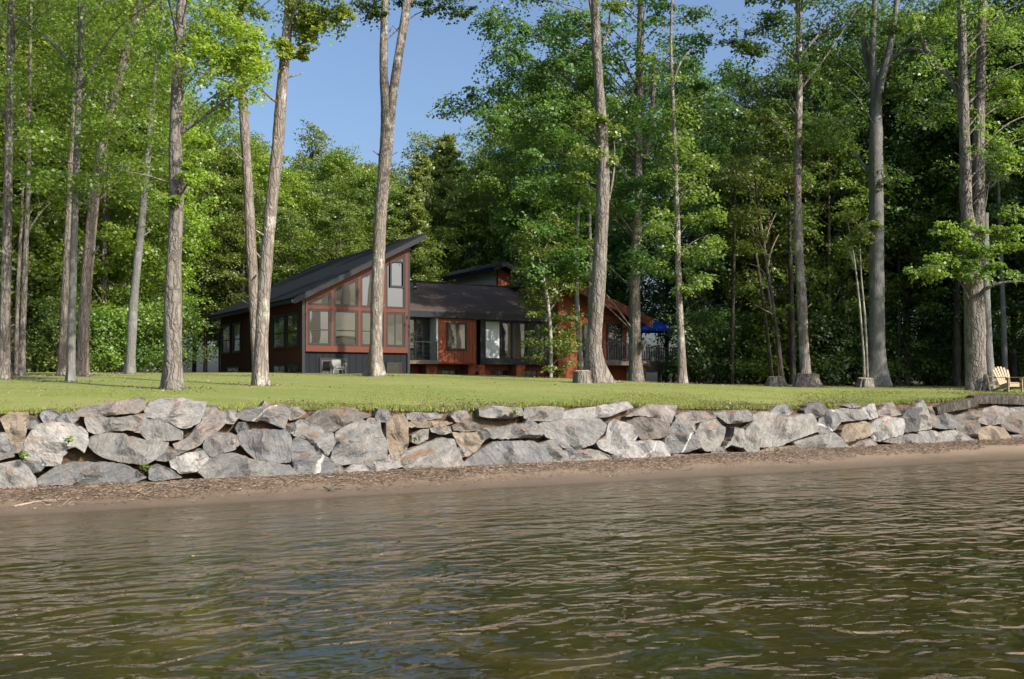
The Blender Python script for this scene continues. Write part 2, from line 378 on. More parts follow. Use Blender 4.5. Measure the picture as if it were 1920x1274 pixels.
# ---------------------------------------------------------------- terrain
def sheet(name, A, Wv, zf, mat, kind="structure"):
    a, w = np.meshgrid(A, Wv, indexing='ij')
    X, Y = xy(a, w + qb(a)); Z = zf(a, w)
    V = np.stack([X, Y, Z], -1).reshape(-1, 3)
    i = np.arange(len(A) - 1)[:, None] * len(Wv) + np.arange(len(Wv) - 1)[None, :]
    Fq = np.stack([i, i + len(Wv), i + len(Wv) + 1, i + 1], -1).reshape(-1, 4)
    return tag(link_mesh(name, np_mesh(name, V, Fq), mat, None, True), kind=kind)
_NZ = RNG.normal(size=(6, 3))
def wob(a, w, s):
    r = 0
    for k in range(6):
        r = r + np.sin(a * (_NZ[k, 0] * s) + w * (_NZ[k, 1] * s) + _NZ[k, 2] * 5)
    return r / 6
sheet("lawn", np.r_[np.linspace(-60, -14, 20), np.linspace(-13, 26, 240), np.linspace(27, 70, 24)],
      np.r_[np.linspace(.7, 8, 70), np.linspace(8.3, 40, 60)],
      lambda a, w: ground_aw(a, w) + .02 * wob(a, w, 1.2) + np.where(w < 1.2, .03 * wob(a, w, 5), 0), LAWN)
sheet("forest_floor", np.r_[np.linspace(-700, -70, 14), np.linspace(-60, 80, 60), np.linspace(90, 700, 14)],
      np.r_[np.linspace(17, 60, 30), np.linspace(70, 900, 16)],
      lambda a, w: ground_aw(np.clip(a, -60, 70), np.clip(w, 0, 40)) - .05 + .10 * np.clip((w - 20) / 8, 0, 1) * (1 + wob(a, w, .5)) , FLOOR)
def bank_z(a, w):
    t = np.clip((w - .50) / .21, 0, 1)
    return .2 + (ground_aw(a, .7) - .2) * t ** .8 + .05 * wob(a, w * 3, 4) * np.sin(t * 3.1)
sheet("bank", np.r_[np.linspace(-60, -14, 30), np.linspace(-13.8, 26, 420), np.linspace(27, 70, 30)],
      np.linspace(.3, .75, 16), bank_z, BANK)
def beach_z(a, w):
    q = w + qb(a)
    shore = .12 * wob(a, 0, .8)
    t = np.interp(q + shore, [-400, -60, -30, -14, -7, -2.5, 0, .8, 1.6, 3.5], [-5, -4.2, -2.6, -1.25, -.75, -.26, 0, .09, .24, .30])
    return t + .012 * wob(a, w, 3.2)
sheet("beach", np.r_[np.linspace(-300, -17, 20), np.linspace(-16, 30, 260), np.linspace(32, 300, 20)],
      np.r_[np.linspace(-400, -32, 14), np.linspace(-30, -4, 60), np.linspace(-3.9, .5, 70)], beach_z, BEACH)
wm = np_mesh("lake_water", [(-1800, -2500, 0), (1800, -2500, 0), (1800, 900, 0), (-1800, 900, 0)], [(0, 1, 2, 3)])
tag(link_mesh("lake_water", wm, WATER), kind="structure")

# ---------------------------------------------------------------- boulders of the wall
def wall_pt(px, py):
    Y = 20.0
    for _ in range(40):
        p = P(px, py, Y); a, q = aq(p[0], p[1])
        qs = qb(a) + (p[2] - .3) * .36
        Y -= (q - qs) * .8
    return P(px, py, Y)
CROP = {'A': (0, 730, 3.0), 'B': (500, 730, 3.0), 'C': (1000, 730, 3.84), 'D': (1420, 680, 3.84)}
TONE = {'g': (.225, .227, .222), 'b': (.185, .192, .197), 'w': (.315, .312, .302), 't': (.265, .222, .172), 'p': (.25, .228, .214), 'd': (.12, .122, .124), 'k': (.16, .147, .135), 'n': (.265, .26, .245)}
def boulder(crop, tone, label, pts, vein=False, name="boulder", cat="boulder", group="boulders of the shore wall", thick=.6):
    rg = np.random.default_rng(int(abs(sum(p[0] * 7 + p[1] for p in pts))))
    ox, oy, s = CROP[crop]
    W3 = np.array([wall_pt(ox + x / s, oy + y / s) for x, y in pts])
    c = W3.mean(0)
    U = np.array([SD[0], SD[1], 0]); N = np.array([-ND[0], -ND[1], .36]); N /= np.linalg.norm(N); Up = np.cross(N, U); Up = -Up if Up[2] < 0 else Up
    p2 = np.stack([(W3 - c) @ U, (W3 - c) @ Up], -1)
    area = .5 * np.sum(p2[:, 0] * np.roll(p2[:, 1], -1) - np.roll(p2[:, 0], -1) * p2[:, 1])
    if area < 0: p2 = p2[::-1]
    area = abs(area)
    p2 = p2 * 1.045
    # cut the corners a little
    q = []
    for i in range(len(p2)):
        b, a0, a1 = p2[i], p2[i - 1], p2[(i + 1) % len(p2)]
        q += [b + (a0 - b) * .07, b + (a1 - b) * .07]
    q = np.array(q); out = []
    for i in range(len(q)):
        a0, a1 = q[i], q[(i + 1) % len(q)]; L = np.linalg.norm(a1 - a0); n = max(1, int(L / .06))
        nr = np.array([a1[1] - a0[1], a0[0] - a1[0]]) / (L + 1e-9)
        for k in range(n):
            t = k / n; out.append(a0 + (a1 - a0) * t + nr * (0 if k == 0 else rg.normal() * .007))
    B = np.array(out); nb = len(B)
    size = math.sqrt(area); h = min(.06, max(.03, size * .065))
    gx = np.arange(p2[:, 0].min(), p2[:, 0].max(), h); gy = np.arange(p2[:, 1].min(), p2[:, 1].max(), h)
    G = np.stack(np.meshgrid(gx, gy), -1).reshape(-1, 2) + rg.uniform(-.25, .25, (len(gx) * len(gy), 2)) * h
    def bd(Q):
        a0 = B; d = np.roll(B, -1, 0) - B
        t = np.clip(((Q[:, None] - a0) * d).sum(-1) / ((d * d).sum(-1) + 1e-12), 0, 1)
        return np.linalg.norm(Q[:, None] - (a0 + t[..., None] * d), axis=-1).min(1)
    def inside(Q):
        x, y = Q[:, 0][:, None], Q[:, 1][:, None]; x0, y0 = B[:, 0], B[:, 1]; x1, y1 = np.roll(x0, -1), np.roll(y0, -1)
        cr = ((y0 > y) != (y1 > y)) & (x < (x1 - x0) * (y - y0) / (y1 - y0 + 1e-12) + x0)
        return cr.sum(1) % 2 == 1
    G = G[inside(G)]
    G = G[bd(G) > h * .45] if len(G) else G
    pts2 = [Vector(v) for v in B] + [Vector(v) for v in G]
    r = delaunay_2d_cdt(pts2, [(i, (i + 1) % nb) for i in range(nb)], [], 1, 1e-6)
    Q = np.array([tuple(v) for v in r[0]]); tri = [tuple(f) for f in r[2]]
    d = bd(Q); ext = size * .5
    # chiselled front: lowest of several planes
    front = .23 * size + Q @ (rg.normal(size=2) * .12)
    for k in range(5):
        th = rg.uniform(0, 2 * np.pi); dr = np.array([np.cos(th), np.sin(th)]); sl = rg.uniform(.7, 2.3)
        e = (p2 @ dr).max()
        front = np.minimum(front, sl * (e * rg.uniform(.92, 1.15) - Q @ dr) + .03)
    for k in range(9):
        g2 = rg.normal(size=2) * .55
        front = np.minimum(front, .23 * size * rg.uniform(.75, 1.25) + Q @ g2)
    # broken steps
    for k in range(3):
        th = rg.uniform(0, 2 * np.pi); dr = np.array([np.cos(th), np.sin(th)]); e = rg.uniform(-.3, .3) * size
        front = front - np.where(Q @ dr + .03 * np.sin(Q @ np.array([-dr[1], dr[0]]) * 14 / max(size, .3)) > e, rg.uniform(.01, .035) * min(1, size), 0)
    rad = .032 * min(1, size * 1.4)
    edge = rad * np.sqrt(np.clip(1 - (1 - np.minimum(d, rad) / rad) ** 2, 0, 1))
    nz = np.array([mnoise.fractal(Vector((x * 3.1 + c[0], y * 3.1 + c[1], c[2])), .8, 2.1, 5) for x, y in Q])
    ridg = np.array([mnoise.ridged_multi_fractal(Vector((x * 1.6 - c[1], y * 4.0 + c[0], c[2])), .9, 2.0, 4, 1.0, 2.0) for x, y in Q])
    hh = edge + np.clip(front, -.03, .36) * np.clip(d / rad, 0, 1) ** 1.0 + (nz * .035 + (ridg - 1) * .022) * np.clip(d / .04, 0, 1)
    Vf = Q[:, 0:1] * U + Q[:, 1:2] * Up + (hh[:, None] - .10) * N
    # back rings
    bidx = [i for i in range(len(Q)) if d[i] < 1e-4]
    ordr = []
    for b in B:
        ordr.append(min(bidx, key=lambda i: (Q[i][0] - b[0]) ** 2 + (Q[i][1] - b[1]) ** 2))
    ordr = [o for k, o in enumerate(ordr) if o != ordr[k - 1]]
    V = [tuple(v) for v in Vf]; Fc = tri[:]
    cur = ordr
    back = np.array([ND[0], ND[1], -.05])
    for dep, scl in ((.12, 1.01), (.3, .97), (thick, .82)):
        st = len(V)
        for o in ordr:
            j = rg.normal(size=3) * .012
            V.append(tuple(Q[o, 0] * scl * U + Q[o, 1] * scl * Up + back * dep - .10 * N + j))
        nx = list(range(st, st + len(ordr))); m = len(ordr)
        for k in range(m): Fc.append((cur[k], nx[k], nx[(k + 1) % m], cur[(k + 1) % m]))
        cur = nx
    Fc.append(tuple(cur))
    me = bpy.data.meshes.new(name); me.from_pydata(V, [], Fc)
    import bmesh
    bm = bmesh.new(); bm.from_mesh(me); bmesh.ops.recalc_face_normals(bm, faces=bm.faces); bm.to_mesh(me); bm.free()
    o = link_mesh(name, me, ROCK_VEIN if vein else ROCK, None, True, 24)
    o.location = tuple(c); jit = rg.uniform(.92, 1.18)
    o.color = (*[x * jit for x in TONE[tone]], 1)
    return tag(o, label, cat, group)
STONES = [
('A','t',"tan wedge boulder at the very left end of the wall, just under the lawn",[(0,160),(60,125),(158,122),(160,180),(140,260),(120,330),(95,335),(60,290),(20,200)]),
('A','g',"small grey boulder cut by the left frame edge, below the tan wedge",[(-60,240),(30,235),(60,300),(80,370),(0,388),(-60,395)]),
('A','w',"white fractured boulder at the foot of the wall, at the far left",[(-60,420),(60,400),(110,390),(165,440),(205,520),(200,548),(-60,552)]),
('A','w',"big rounded pale boulder with wrinkled face and a weed tuft at its side",[(205,195),(290,175),(385,185),(455,205),(490,240),(495,290),(470,350),(420,315),(365,335),(340,415),(225,422),(150,385),(128,345),(150,270)]),
('A','p',"long thin slab lying slanted along the lawn edge left of the big white block",[(360,148),(470,95),(600,65),(810,40),(818,95),(770,128),(620,135),(500,145)]),
('A','n',"flat light grey boulder with a dark shaded left end, under the long slanted slab",[(480,150),(560,145),(680,150),(740,138),(785,190),(780,222),(640,225),(540,242),(500,225)]),
('A','w',"largest white block on top of the wall, bulging over the lawn edge",[(820,110),(850,65),(930,42),(1030,40),(1100,60),(1162,65),(1150,115),(1125,175),(1070,205),(1020,208),(930,168),(835,145)]),
('A','g',"grey lens of rock wedged right under the largest white block",[(790,185),(825,155),(900,165),(960,190),(1030,235),(1025,275),(900,284),(840,288),(800,240)]),
('A','g',"long oval boulder with brown soil lying on its top",[(500,300),(520,260),(600,238),(680,242),(820,280),(900,287),(945,292),(930,340),(880,380),(820,415),(700,402),(600,378),(540,345)]),
('A','p',"pinkish slanting slab running down from the turf, right of the white block",[(980,295),(1060,265),(1110,200),(1160,150),(1210,115),(1265,120),(1275,180),(1230,225),(1170,260),(1120,310),(1050,335),(1000,325)]),
('A','g',"small squarish grey boulder at the lower end of the pinkish slanting slab",[(1150,300),(1170,262),(1220,237),(1300,240),(1335,255),(1330,330),(1260,348),(1200,372),(1165,350)]),
('A','g',"wide notched grey boulder with one short white vein, on top below the lawn",[(1340,125),(1400,95),(1480,90),(1495,60),(1540,85),(1610,75),(1635,100),(1630,140),(1605,212),(1560,195),(1500,168),(1400,168),(1350,150)],True),
('A','b',"broad blue grey slab boulder under the wide notched one",[(1345,245),(1390,222),(1500,218),(1620,230),(1642,270),(1637,400),(1560,408),(1450,390),(1400,345),(1360,300)]),
('A','w',"small white boulder with a rust brown patch low in the wall",[(960,390),(1000,372),(1080,348),(1150,338),(1180,380),(1140,420),(1110,455),(1020,467),(970,430)]),
('A','d',"thin dark stone squeezed above the rust patched white boulder",[(880,390),(950,312),(1000,332),(1060,338),(1000,368),(940,398)]),
('A','b',"long flat grey boulder half sunk at the foot of the wall at left",[(205,505),(330,420),(440,402),(600,405),(720,425),(818,490),(760,514),(600,526),(210,532)]),
('A','b',"low triangular grey boulder beside the bright green weed",[(840,495),(850,430),(900,417),(960,440),(1030,490),(870,508)]),
('A','g',"very long low boulder with smooth flat face at the foot of the wall",[(1130,455),(1150,402),(1230,357),(1330,352),(1450,392),(1600,420),(1660,440),(1688,482),(1500,486),(1340,482),(1170,495)]),
('A','b',"leaning boulder crossed by a crooked white vein near its foot",[(1645,300),(1680,262),(1750,290),(1810,350),(1880,400),(1890,452),(1800,480),(1700,485),(1660,420)],True),
('A','g',"slanting brick shaped boulder above the one with the crooked vein",[(1640,210),(1700,160),(1800,200),(1880,242),(1892,292),(1850,365),(1790,332),(1730,272),(1660,252)]),
('A','p',"small pinkish stone squeezed left of the largest white block",[(745,140),(828,122),(832,150),(800,182),(770,160)]),
('B','k',"brownish rough boulder under the lawn overhang with pine needles above",[(230,155),(300,110),(400,95),(490,100),(590,140),(530,168),(470,185),(385,228),(300,205)]),
('B','g',"huge grey boulder with a wide flat front, left of the tan upright stone",[(400,240),(450,195),(540,165),(600,185),(640,165),(650,230),(680,290),(677,382),(500,407),(385,418),(375,372),(400,290)]),
('B','t',"upright tan stone standing on end between two grey boulders",[(685,180),(715,145),(780,135),(802,170),(807,290),(792,342),(715,380),(690,300)]),
('B','w',"low white slab lying at the foot of the huge grey boulder",[(450,445),(520,400),(640,393),(740,393),(772,430),(640,455),(500,467)]),
('B','g',"thin grey slab just under the turf right of the tan upright stone",[(800,132),(860,120),(1000,133),(990,155),(880,168),(805,160)]),
('B','t',"thin tan slab lying under the thin grey slab",[(805,178),(900,168),(1000,173),(1055,183),(1000,203),(900,208),(810,203)]),
('B','n',"small pale block low beside the tan upright stone",[(828,250),(870,225),(920,215),(917,272),(860,303),(828,288)]),
('B','n',"small pale stone above the large pale block in mid wall",[(928,210),(1040,200),(1052,237),(1000,248),(940,233)]),
('B','n',"large pale block with vertical streaks standing on the beach",[(775,360),(830,330),(920,292),(1000,270),(1060,278),(1082,340),(1117,412),(1112,436),(960,444),(800,445),(768,400)]),
('B','t',"tan edged wedge leaning against the large pale streaked block",[(1058,235),(1150,238),(1225,232),(1237,272),(1190,342),(1130,372),(1110,332),(1075,272)]),
('B','k',"dark triangular stone above the tan edged wedge",[(1058,202),(1140,155),(1212,197),(1207,228),(1130,230),(1065,224)]),
('B','n',"flat slab in the top course with short grass on it",[(1210,97),(1290,88),(1440,100),(1452,140),(1370,158),(1290,153),(1215,143)]),
('B','g',"ridged grey boulder with slanting strata over the widest base block",[(1238,207),(1340,202),(1460,188),(1478,157),(1520,182),(1572,237),(1540,267),(1440,266),(1290,270),(1243,237)]),
('B','b',"widest base block with flat bluish face and level top",[(1130,405),(1200,347),(1300,287),(1500,287),(1562,322),(1602,402),(1597,422),(1130,430)]),
('B','g',"narrow grey base stone right of the widest base block",[(1545,302),(1640,272),(1672,332),(1667,405),(1612,414),(1582,352)]),
('B','n',"square pale grey block in the top course left of the longest top slab",[(1468,97),(1560,88),(1680,98),(1672,152),(1600,173),(1500,168),(1463,152)]),
('C','w',"longest top slab rising to a point above the lawn edge",[(215,205),(240,150),(330,130),(490,110),(640,90),(690,85),(725,130),(650,152),(560,188),(360,208)]),
('C','g',"wide boulder with an undercut belly below the longest top slab",[(60,250),(120,212),(300,207),(480,207),(532,252),(512,312),(440,388),(350,422),(230,407),(200,372),(120,332)]),
('C','n',"low rectangular base block under the undercut boulder",[(228,432),(350,424),(480,433),(560,472),(580,515),(230,528)]),
('C','w',"pinkish white boulder with pointed foot and brown needles on top",[(478,372),(540,332),(560,240),(600,210),(720,252),(762,332),(722,392),(660,462),(600,457),(500,412)]),
('C','p',"triangular flat topped boulder level with the lawn, with a rusty patch",[(690,185),(830,105),(1040,108),(1032,170),(1002,240),(890,194),(790,178)]),
('C','k',"reddish brown boulder below the triangular flat topped one",[(700,230),(780,192),(900,202),(990,242),(1002,312),(920,347),(800,352),(760,302)]),
('C','w',"white veined boulder standing on the beach with a dark left side",[(658,470),(740,372),(860,357),(940,372),(997,432),(993,498),(850,506),(728,504)],True),
('C','b',"triangular boulder with a broad white diagonal band",[(978,372),(1010,272),(1050,195),(1102,240),(1182,322),(1217,412),(1120,442),(1008,452)],True),
('C','n',"plain pale pentagon shaped boulder right of the banded triangle",[(1188,312),(1230,227),(1330,207),(1367,252),(1397,272),(1387,342),(1340,442),(1260,432),(1208,372)]),
('C','p',"flat brownish slab in the top course above the pentagon boulder",[(1043,182),(1110,157),(1240,150),(1332,197),(1200,232),(1120,247)]),
('C','g',"dark edged slab in the top course, second right of the rusty triangle",[(1318,162),(1440,147),(1560,142),(1602,217),(1480,237),(1420,237),(1368,197)]),
('C','n',"pale split stone, left one of a pair above the heap of litter",[(1398,422),(1460,332),(1470,267),(1530,282),(1547,312),(1527,412),(1450,390)]),
('C','n',"pale split stone, right one of a pair above the heap of litter",[(1538,302),(1600,227),(1640,272),(1657,342),(1642,445),(1570,450),(1533,402)]),
('C','g',"small filler stone between the banded triangle and the pentagon boulder",[(1118,252),(1180,242),(1192,302),(1150,284)]),
('C','t',"small tan footing stone on the beach under the banded triangle",[(1023,460),(1110,462),(1112,496),(1028,498)]),
('D','n',"broad blotchy boulder with an undercut foot, largest right of centre",[(0,372),(60,345),(150,357),(210,387),(400,365),(432,430),(442,490),(300,542),(180,590),(40,594),(30,500)]),
('D','t',"flat sandy slab lying under the broad blotchy boulder",[(28,632),(120,602),(300,597),(327,634),(60,655)]),
('D','b',"round dark boulder with a branching white vein",[(462,420),(500,350),(550,325),(602,375),(614,430),(572,482),(480,507),(453,482)],True),
('D','g',"slanted grey block in the top course right of the branching vein boulder",[(558,332),(640,320),(760,337),(802,372),(797,402),(700,412),(620,417),(588,372)]),
('D','w',"bright angular block in the top course with a dark left face",[(758,332),(830,292),(860,290),(887,387),(830,402),(800,372)]),
('D','g',"thin cap stone touching the lawn left of the bright angular block",[(643,302),(720,282),(762,310),(700,322)]),
('D','p',"peaked mauve boulder in the top course left of the tall fin stone",[(885,352),(950,287),(990,282),(1052,367),(980,382),(905,378)]),
('D','t',"tan mottled boulder with rounded corners in the middle course",[(638,472),(660,442),(790,420),(837,452),(827,522),(770,542),(690,577),(640,577),(628,522)]),
('D','g',"broad leaning base slab with a dark left end on the beach",[(298,562),(400,532),(560,497),(612,542),(678,610),(560,628),(390,645),(328,605)]),
('D','w',"pale greenish rounded boulder in the middle course left of the fin stone",[(838,462),(880,402),(940,382),(1062,402),(1072,442),(1062,512),(980,532),(900,560),(868,547)]),
('D','d',"dark cracked block leaning on the tall fin stone",[(1058,402),(1100,332),(1160,312),(1202,322),(1182,482),(1078,492)]),
('D','n',"tall pale fin stone with a pointed top above the lawn line",[(1163,312),(1215,265),(1242,322),(1277,442),(1272,467),(1180,482)]),
('D','p',"flat pinkish footing slab on the beach below the tan mottled boulder",[(678,612),(760,557),(840,544),(878,584),(800,618),(700,624)]),
('D','g',"low grey base stone under the dark cracked block",[(938,557),(1000,532),(1130,507),(1202,517),(1222,582),(1080,584)]),
('D','n',"slanting pale base slab under the tall fin stone",[(1188,492),(1280,482),(1362,512),(1402,570),(1300,592),(1230,582)]),
('D','b',"rounded greenish dark boulder right of the tall fin stone",[(1278,432),(1300,372),(1360,357),(1430,377),(1467,432),(1430,472),(1340,467),(1288,452)]),
('D','g',"wedge shaped grey base stone below the rounded dark boulder",[(1358,492),(1440,477),(1530,522),(1592,572),(1480,578),(1398,572)]),
('D','k',"dark slab boulder with one pale side under the driftwood log",[(1448,432),(1500,412),(1590,407),(1622,452),(1592,522),(1540,522),(1468,482)]),
('D','k',"thin dark layered stone under the short driftwood log",[(1438,382),(1560,342),(1640,347),(1622,392),(1560,412),(1480,412)]),
('D','p',"round mauve boulder under the long driftwood log",[(1618,392),(1650,332),(1720,307),(1812,322),(1822,372),(1780,432),(1700,442),(1628,422)]),
('D','t',"tan folded boulder at the foot of the wall near the right end",[(1618,472),(1700,447),(1790,467),(1852,565),(1740,568),(1638,568)]),
('D','k',"grey brown boulder at the right end of the wall, middle course",[(1788,442),(1830,352),(1920,347),(2000,360),(2010,490),(1920,502),(1850,482)]),
('D','b',"small base stone at the right end of the wall",[(1848,522),(1920,507),(2000,510),(2000,570),(1858,568)]),
('D','g',"flat top stone at the right end below the long driftwood log",[(1822,322),(1920,312),(2000,315),(2000,342),(1920,345),(1830,346)]),
]
for st in STONES: boulder(*st)
FILL = [(62, 868, 26, "left of the long flat base boulder"), (108, 846, 18, "under the big rounded pale boulder"), (262, 800, 16, "right of the long oval boulder's end"), (352, 868, 16, "under the rust patched boulder"), (378, 850, 15, "beside the very long low boulder"), (442, 828, 14, "between the squarish grey boulder and the broad slab"), (520, 778, 18, "below the wide notched boulder"), (636, 880, 16, "at the foot of the low white slab"), (742, 862, 20, "left of the large pale streaked block"), (872, 845, 15, "under the tan edged wedge"), (905, 815, 18, "above the widest base block"), (1076, 846, 18, "right of the narrow grey base stone"), (1160, 860, 15, "right of the low rectangular base block"), (1262, 825, 15, "beside the banded triangle"), (1352, 845, 16, "between the pentagon boulder and the split pair"), (1545, 825, 18, "beside the branching vein boulder"), (1652, 815, 15, "left of the pale greenish boulder"), (1755, 790, 16, "right of the tall fin stone"), (1832, 830, 15, "left of the tan folded boulder"), (700, 790, 14, "above the huge grey boulder's right shoulder"), (830, 800, 16, "right of the thin tan slab"), (30, 835, 18, "below the small grey boulder at the left frame edge"), (396, 772, 26, "in the turf edge right of the largest white block"), (432, 778, 22, "in the turf edge left of the wide notched boulder"), (92, 776, 24, "behind the big rounded pale boulder"), (60, 790, 18, "right of the tan wedge at the left end"), (128, 782, 22, "left end of the long slanted slab"), (545, 800, 17, "left of the slanting brick shaped boulder"), (556, 772, 20, "between the notched boulder and the brownish rough one"), (722, 778, 20, "above the tan upright stone"), (868, 778, 20, "above the dark triangular stone"), (790, 782, 18, "below the thin tan slab"), (455, 800, 17, "on the shoulder of the broad slab"), (1470, 770, 22, "in the turf edge above the broad blotchy boulder"), (1535, 768, 22, "in the turf edge above the branching vein boulder"), (1750, 772, 20, "right of the tall fin stone, near the turf")]
for fx, fy, fr_, where in FILL:
    rg_ = np.random.default_rng(int(fx)); k_ = 6
    CROP['F'] = (0, 0, 1.0)
    boulder('F', 'gkbnpd'[fx % 6], "small filler stone wedged " + where, [(fx + fr_ * rg_.uniform(.7, 1.1) * math.cos(t), fy + fr_ * .75 * rg_.uniform(.7, 1.1) * math.sin(t)) for t in np.linspace(0, 6.283, k_, endpoint=False)], False, "stone", "stone", "filler stones of the shore wall", .3)
# two weathered logs on the wall's right end
def log(pa, pb, r, label):
    a, b = np.array(pa), np.array(pb)
    pts, rad = smooth_path([a, a * .66 + b * .34 + np.array([0, 0, r * .15]), a * .3 + b * .7, b], [r * .8, r, r * .97, r * .9], .12)
    sides = 14; rg = np.random.default_rng(int(r * 1000))
    R = rad[:, None] * (1 + .10 * np.sin(np.arange(sides)[None, :] * 2.0 + rg.uniform(0, 6)) + rg.normal(size=(1, sides)) * .07 + rg.normal(size=(len(rad), sides)) * .03)
    V, Fq, caps = tube_arrays(pts, R, sides)
    m = MB(); m.add(V, Fq + [tuple(c) for c in caps])
    o = m.build("driftwood_log", BARK_DARK, None, True, 40)
    return tag(o, label, "log", "driftwood logs on the wall")
l1 = [wall_pt(1757, 772), wall_pt(1832, 755)]; l2 = [wall_pt(1828, 751), wall_pt(1980, 752)]
off = np.array([ND[0], ND[1], 0]) * .12
log(l1[0] + off, l1[1] + off, .17, "short dark driftwood log sloping down to the left on the wall")
log(l2[0] + off * 1.5, l2[1] + off * 1.5, .20, "long thick driftwood log lying level on the wall in front of the chairs")

# ---------------------------------------------------------------- litter, grass, weeds
def debris():
    N = 42000; rg = RNG
    a = rg.uniform(-13, 25, N); u = rg.beta(1.5, 1.6, N)
    band = np.where(rg.random(N) < .95, -(.85 + .45 * np.clip((a - 1) / 9, 0, 1)) + u * (1.05 + .45 * np.clip((a - 1) / 9, 0, 1)), -1.35 + u * .8)
    a2 = a; w = band + .1 * np.sin(a * 1.3) + .08 * np.sin(a * 3.7 + 1)
    z = beach_z(a2, w) + .012 + .05 * rg.random(N) ** 2 * np.exp(-((w + .4) / .4) ** 2) + .22 * np.exp(-((a - 9.4) / .55) ** 2 - ((w + .15) / .22) ** 2) * rg.random(N) ** .5
    X, Y = xy(a2, w + qb(a2))
    L = rg.gamma(2.0, .018, N) + .012; wd = rg.uniform(.003, .010, N)
    big = rg.random(N) < .02; L[big] *= 3.2; wd[big] *= 1.3
    th = np.where(rg.random(N) < .6, rg.normal(.47, .45, N), rg.uniform(0, np.pi, N)); el = rg.normal(0, .22, N)
    D = np.stack([np.cos(th) * np.cos(el), np.sin(th) * np.cos(el), np.sin(el)], -1)
    S = np.cross(D, rg.normal(size=(N, 3))); S /= np.linalg.norm(S, axis=1)[:, None]
    T2 = np.cross(D, S); C = np.stack([X, Y, z], -1)
    k = [S, -.5 * S + .87 * T2, -.5 * S - .87 * T2]
    V = np.stack([C + sgn * D * L[:, None] * .5 + kk * wd[:, None] * .6 for sgn in (-1, 1) for kk in k], 1).reshape(-1, 3)
    b = np.arange(N)[:, None] * 6
    Fq = np.concatenate([b + np.array([[0, 1, 4, 3]]), b + np.array([[1, 2, 5, 4]]), b + np.array([[2, 0, 3, 5]])], 0)
    tag(link_mesh("beach_litter", np_mesh("beach_litter", V, Fq), DEBRIS), kind="stuff")
debris()
def bank_litter():
    N = 42000; rg = RNG
    a = rg.uniform(-13, 25, N); w = .42 + rg.gamma(2.2, .20, N) * (1 + .5 * np.sin(a * 1.7) + .4 * np.sin(a * .6 + 2))
    w = np.clip(w, .42, 3); z = np.where(w < .72, bank_z(a, w), ground_aw(a, w)) + .03 * rg.random(N)
    X, Y = xy(a, w + qb(a)); C = np.stack([X, Y, z], -1)
    L = rg.uniform(.02, .09, N); wd = rg.uniform(.004, .012, N)
    D = rg.normal(size=(N, 3)); D[:, 2] *= .6; D /= np.linalg.norm(D, axis=1)[:, None]
    S = np.cross(D, np.array([ND[0], ND[1], .9])); S /= np.linalg.norm(S, axis=1)[:, None] + 1e-9
    V = np.stack([C - D * L[:, None] * .5, C + S * wd[:, None], C + D * L[:, None] * .5, C - S * wd[:, None]], 1).reshape(-1, 3)
    tag(link_mesh("needle_litter", np_mesh("needle_litter", V, np.arange(N * 4).reshape(-1, 4)), DEBRIS), kind="stuff")
bank_litter()
def blades():
    N = 170000; rg = RNG
    a = rg.uniform(-12, 24, N); w = .62 + rg.gamma(1.0, 2.6, N)
    tall = (w < .95)
    Z = ground_aw(a, np.maximum(w, .7)) - .01
    X, Y = xy(a, w + qb(a))
    h = np.where(tall, rg.uniform(.03, .13, N), rg.uniform(.012, .032, N)); wd = rg.uniform(.006, .012, N)
    th = rg.uniform(0, 2 * np.pi, N); ln = rg.normal(size=(N, 2)) * .45
    C = np.stack([X, Y, Z], -1); S = np.stack([np.cos(th) * wd, np.sin(th) * wd, 0 * th], -1)
    T = C + np.stack([ln[:, 0] * h, ln[:, 1] * h, h], -1)
    V = np.stack([C - S, C + S, T], 1).reshape(-1, 3)
    tag(link_mesh("grass", np_mesh("grass", V, np.arange(N * 3).reshape(-1, 3)), BLADE), kind="stuff")
blades()

def leaf_mesh(name, C, Nn, size, mat, parent=None, rg=RNG, fold=.12, aspect=.40):
    n = len(C)
    Nn = Nn / (np.linalg.norm(Nn, axis=1)[:, None] + 1e-9)
    T = np.cross(Nn, rg.normal(size=(n, 3))); T /= np.linalg.norm(T, axis=1)[:, None] + 1e-9
    Bv = np.cross(Nn, T); s = size[:, None]
    V = np.stack([C - T * s * .5, C + Bv * s * aspect + Nn * s * fold, C + T * s * .5, C - Bv * s * aspect + Nn * s * fold], 1).reshape(-1, 3)
    return link_mesh(name, np_mesh(name, V, np.arange(n * 4).reshape(-1, 4)), mat, parent)
def sprays(rg, cen, R, n, flat=.22, droop=.25, tilt=.25, nrm=.55):
    K = len(cen); cen = np.repeat(cen, n, 0); Rr = np.repeat(R, n)
    th = rg.uniform(0, 2 * np.pi, K * n); r = np.sqrt(rg.random(K * n)); r = r * (1 + .25 * np.sin(3 * th + np.repeat(rg.uniform(0, 6, K), n)))
    t = np.repeat(rg.normal(size=(K, 2)) * tilt, n, 0)
    x, y = np.cos(th) * r, np.sin(th) * r
    z = rg.normal(size=K * n) * flat * .6 + t[:, 0] * x + t[:, 1] * y - droop * r * r
    C = cen + np.stack([x, y, z], -1) * Rr[:, None]
    Nn = np.stack([-t[:, 0] + 2 * droop * x, -t[:, 1] + 2 * droop * y, np.ones(K * n)], -1) + rg.normal(size=(K * n, 3)) * nrm
    return C, Nn
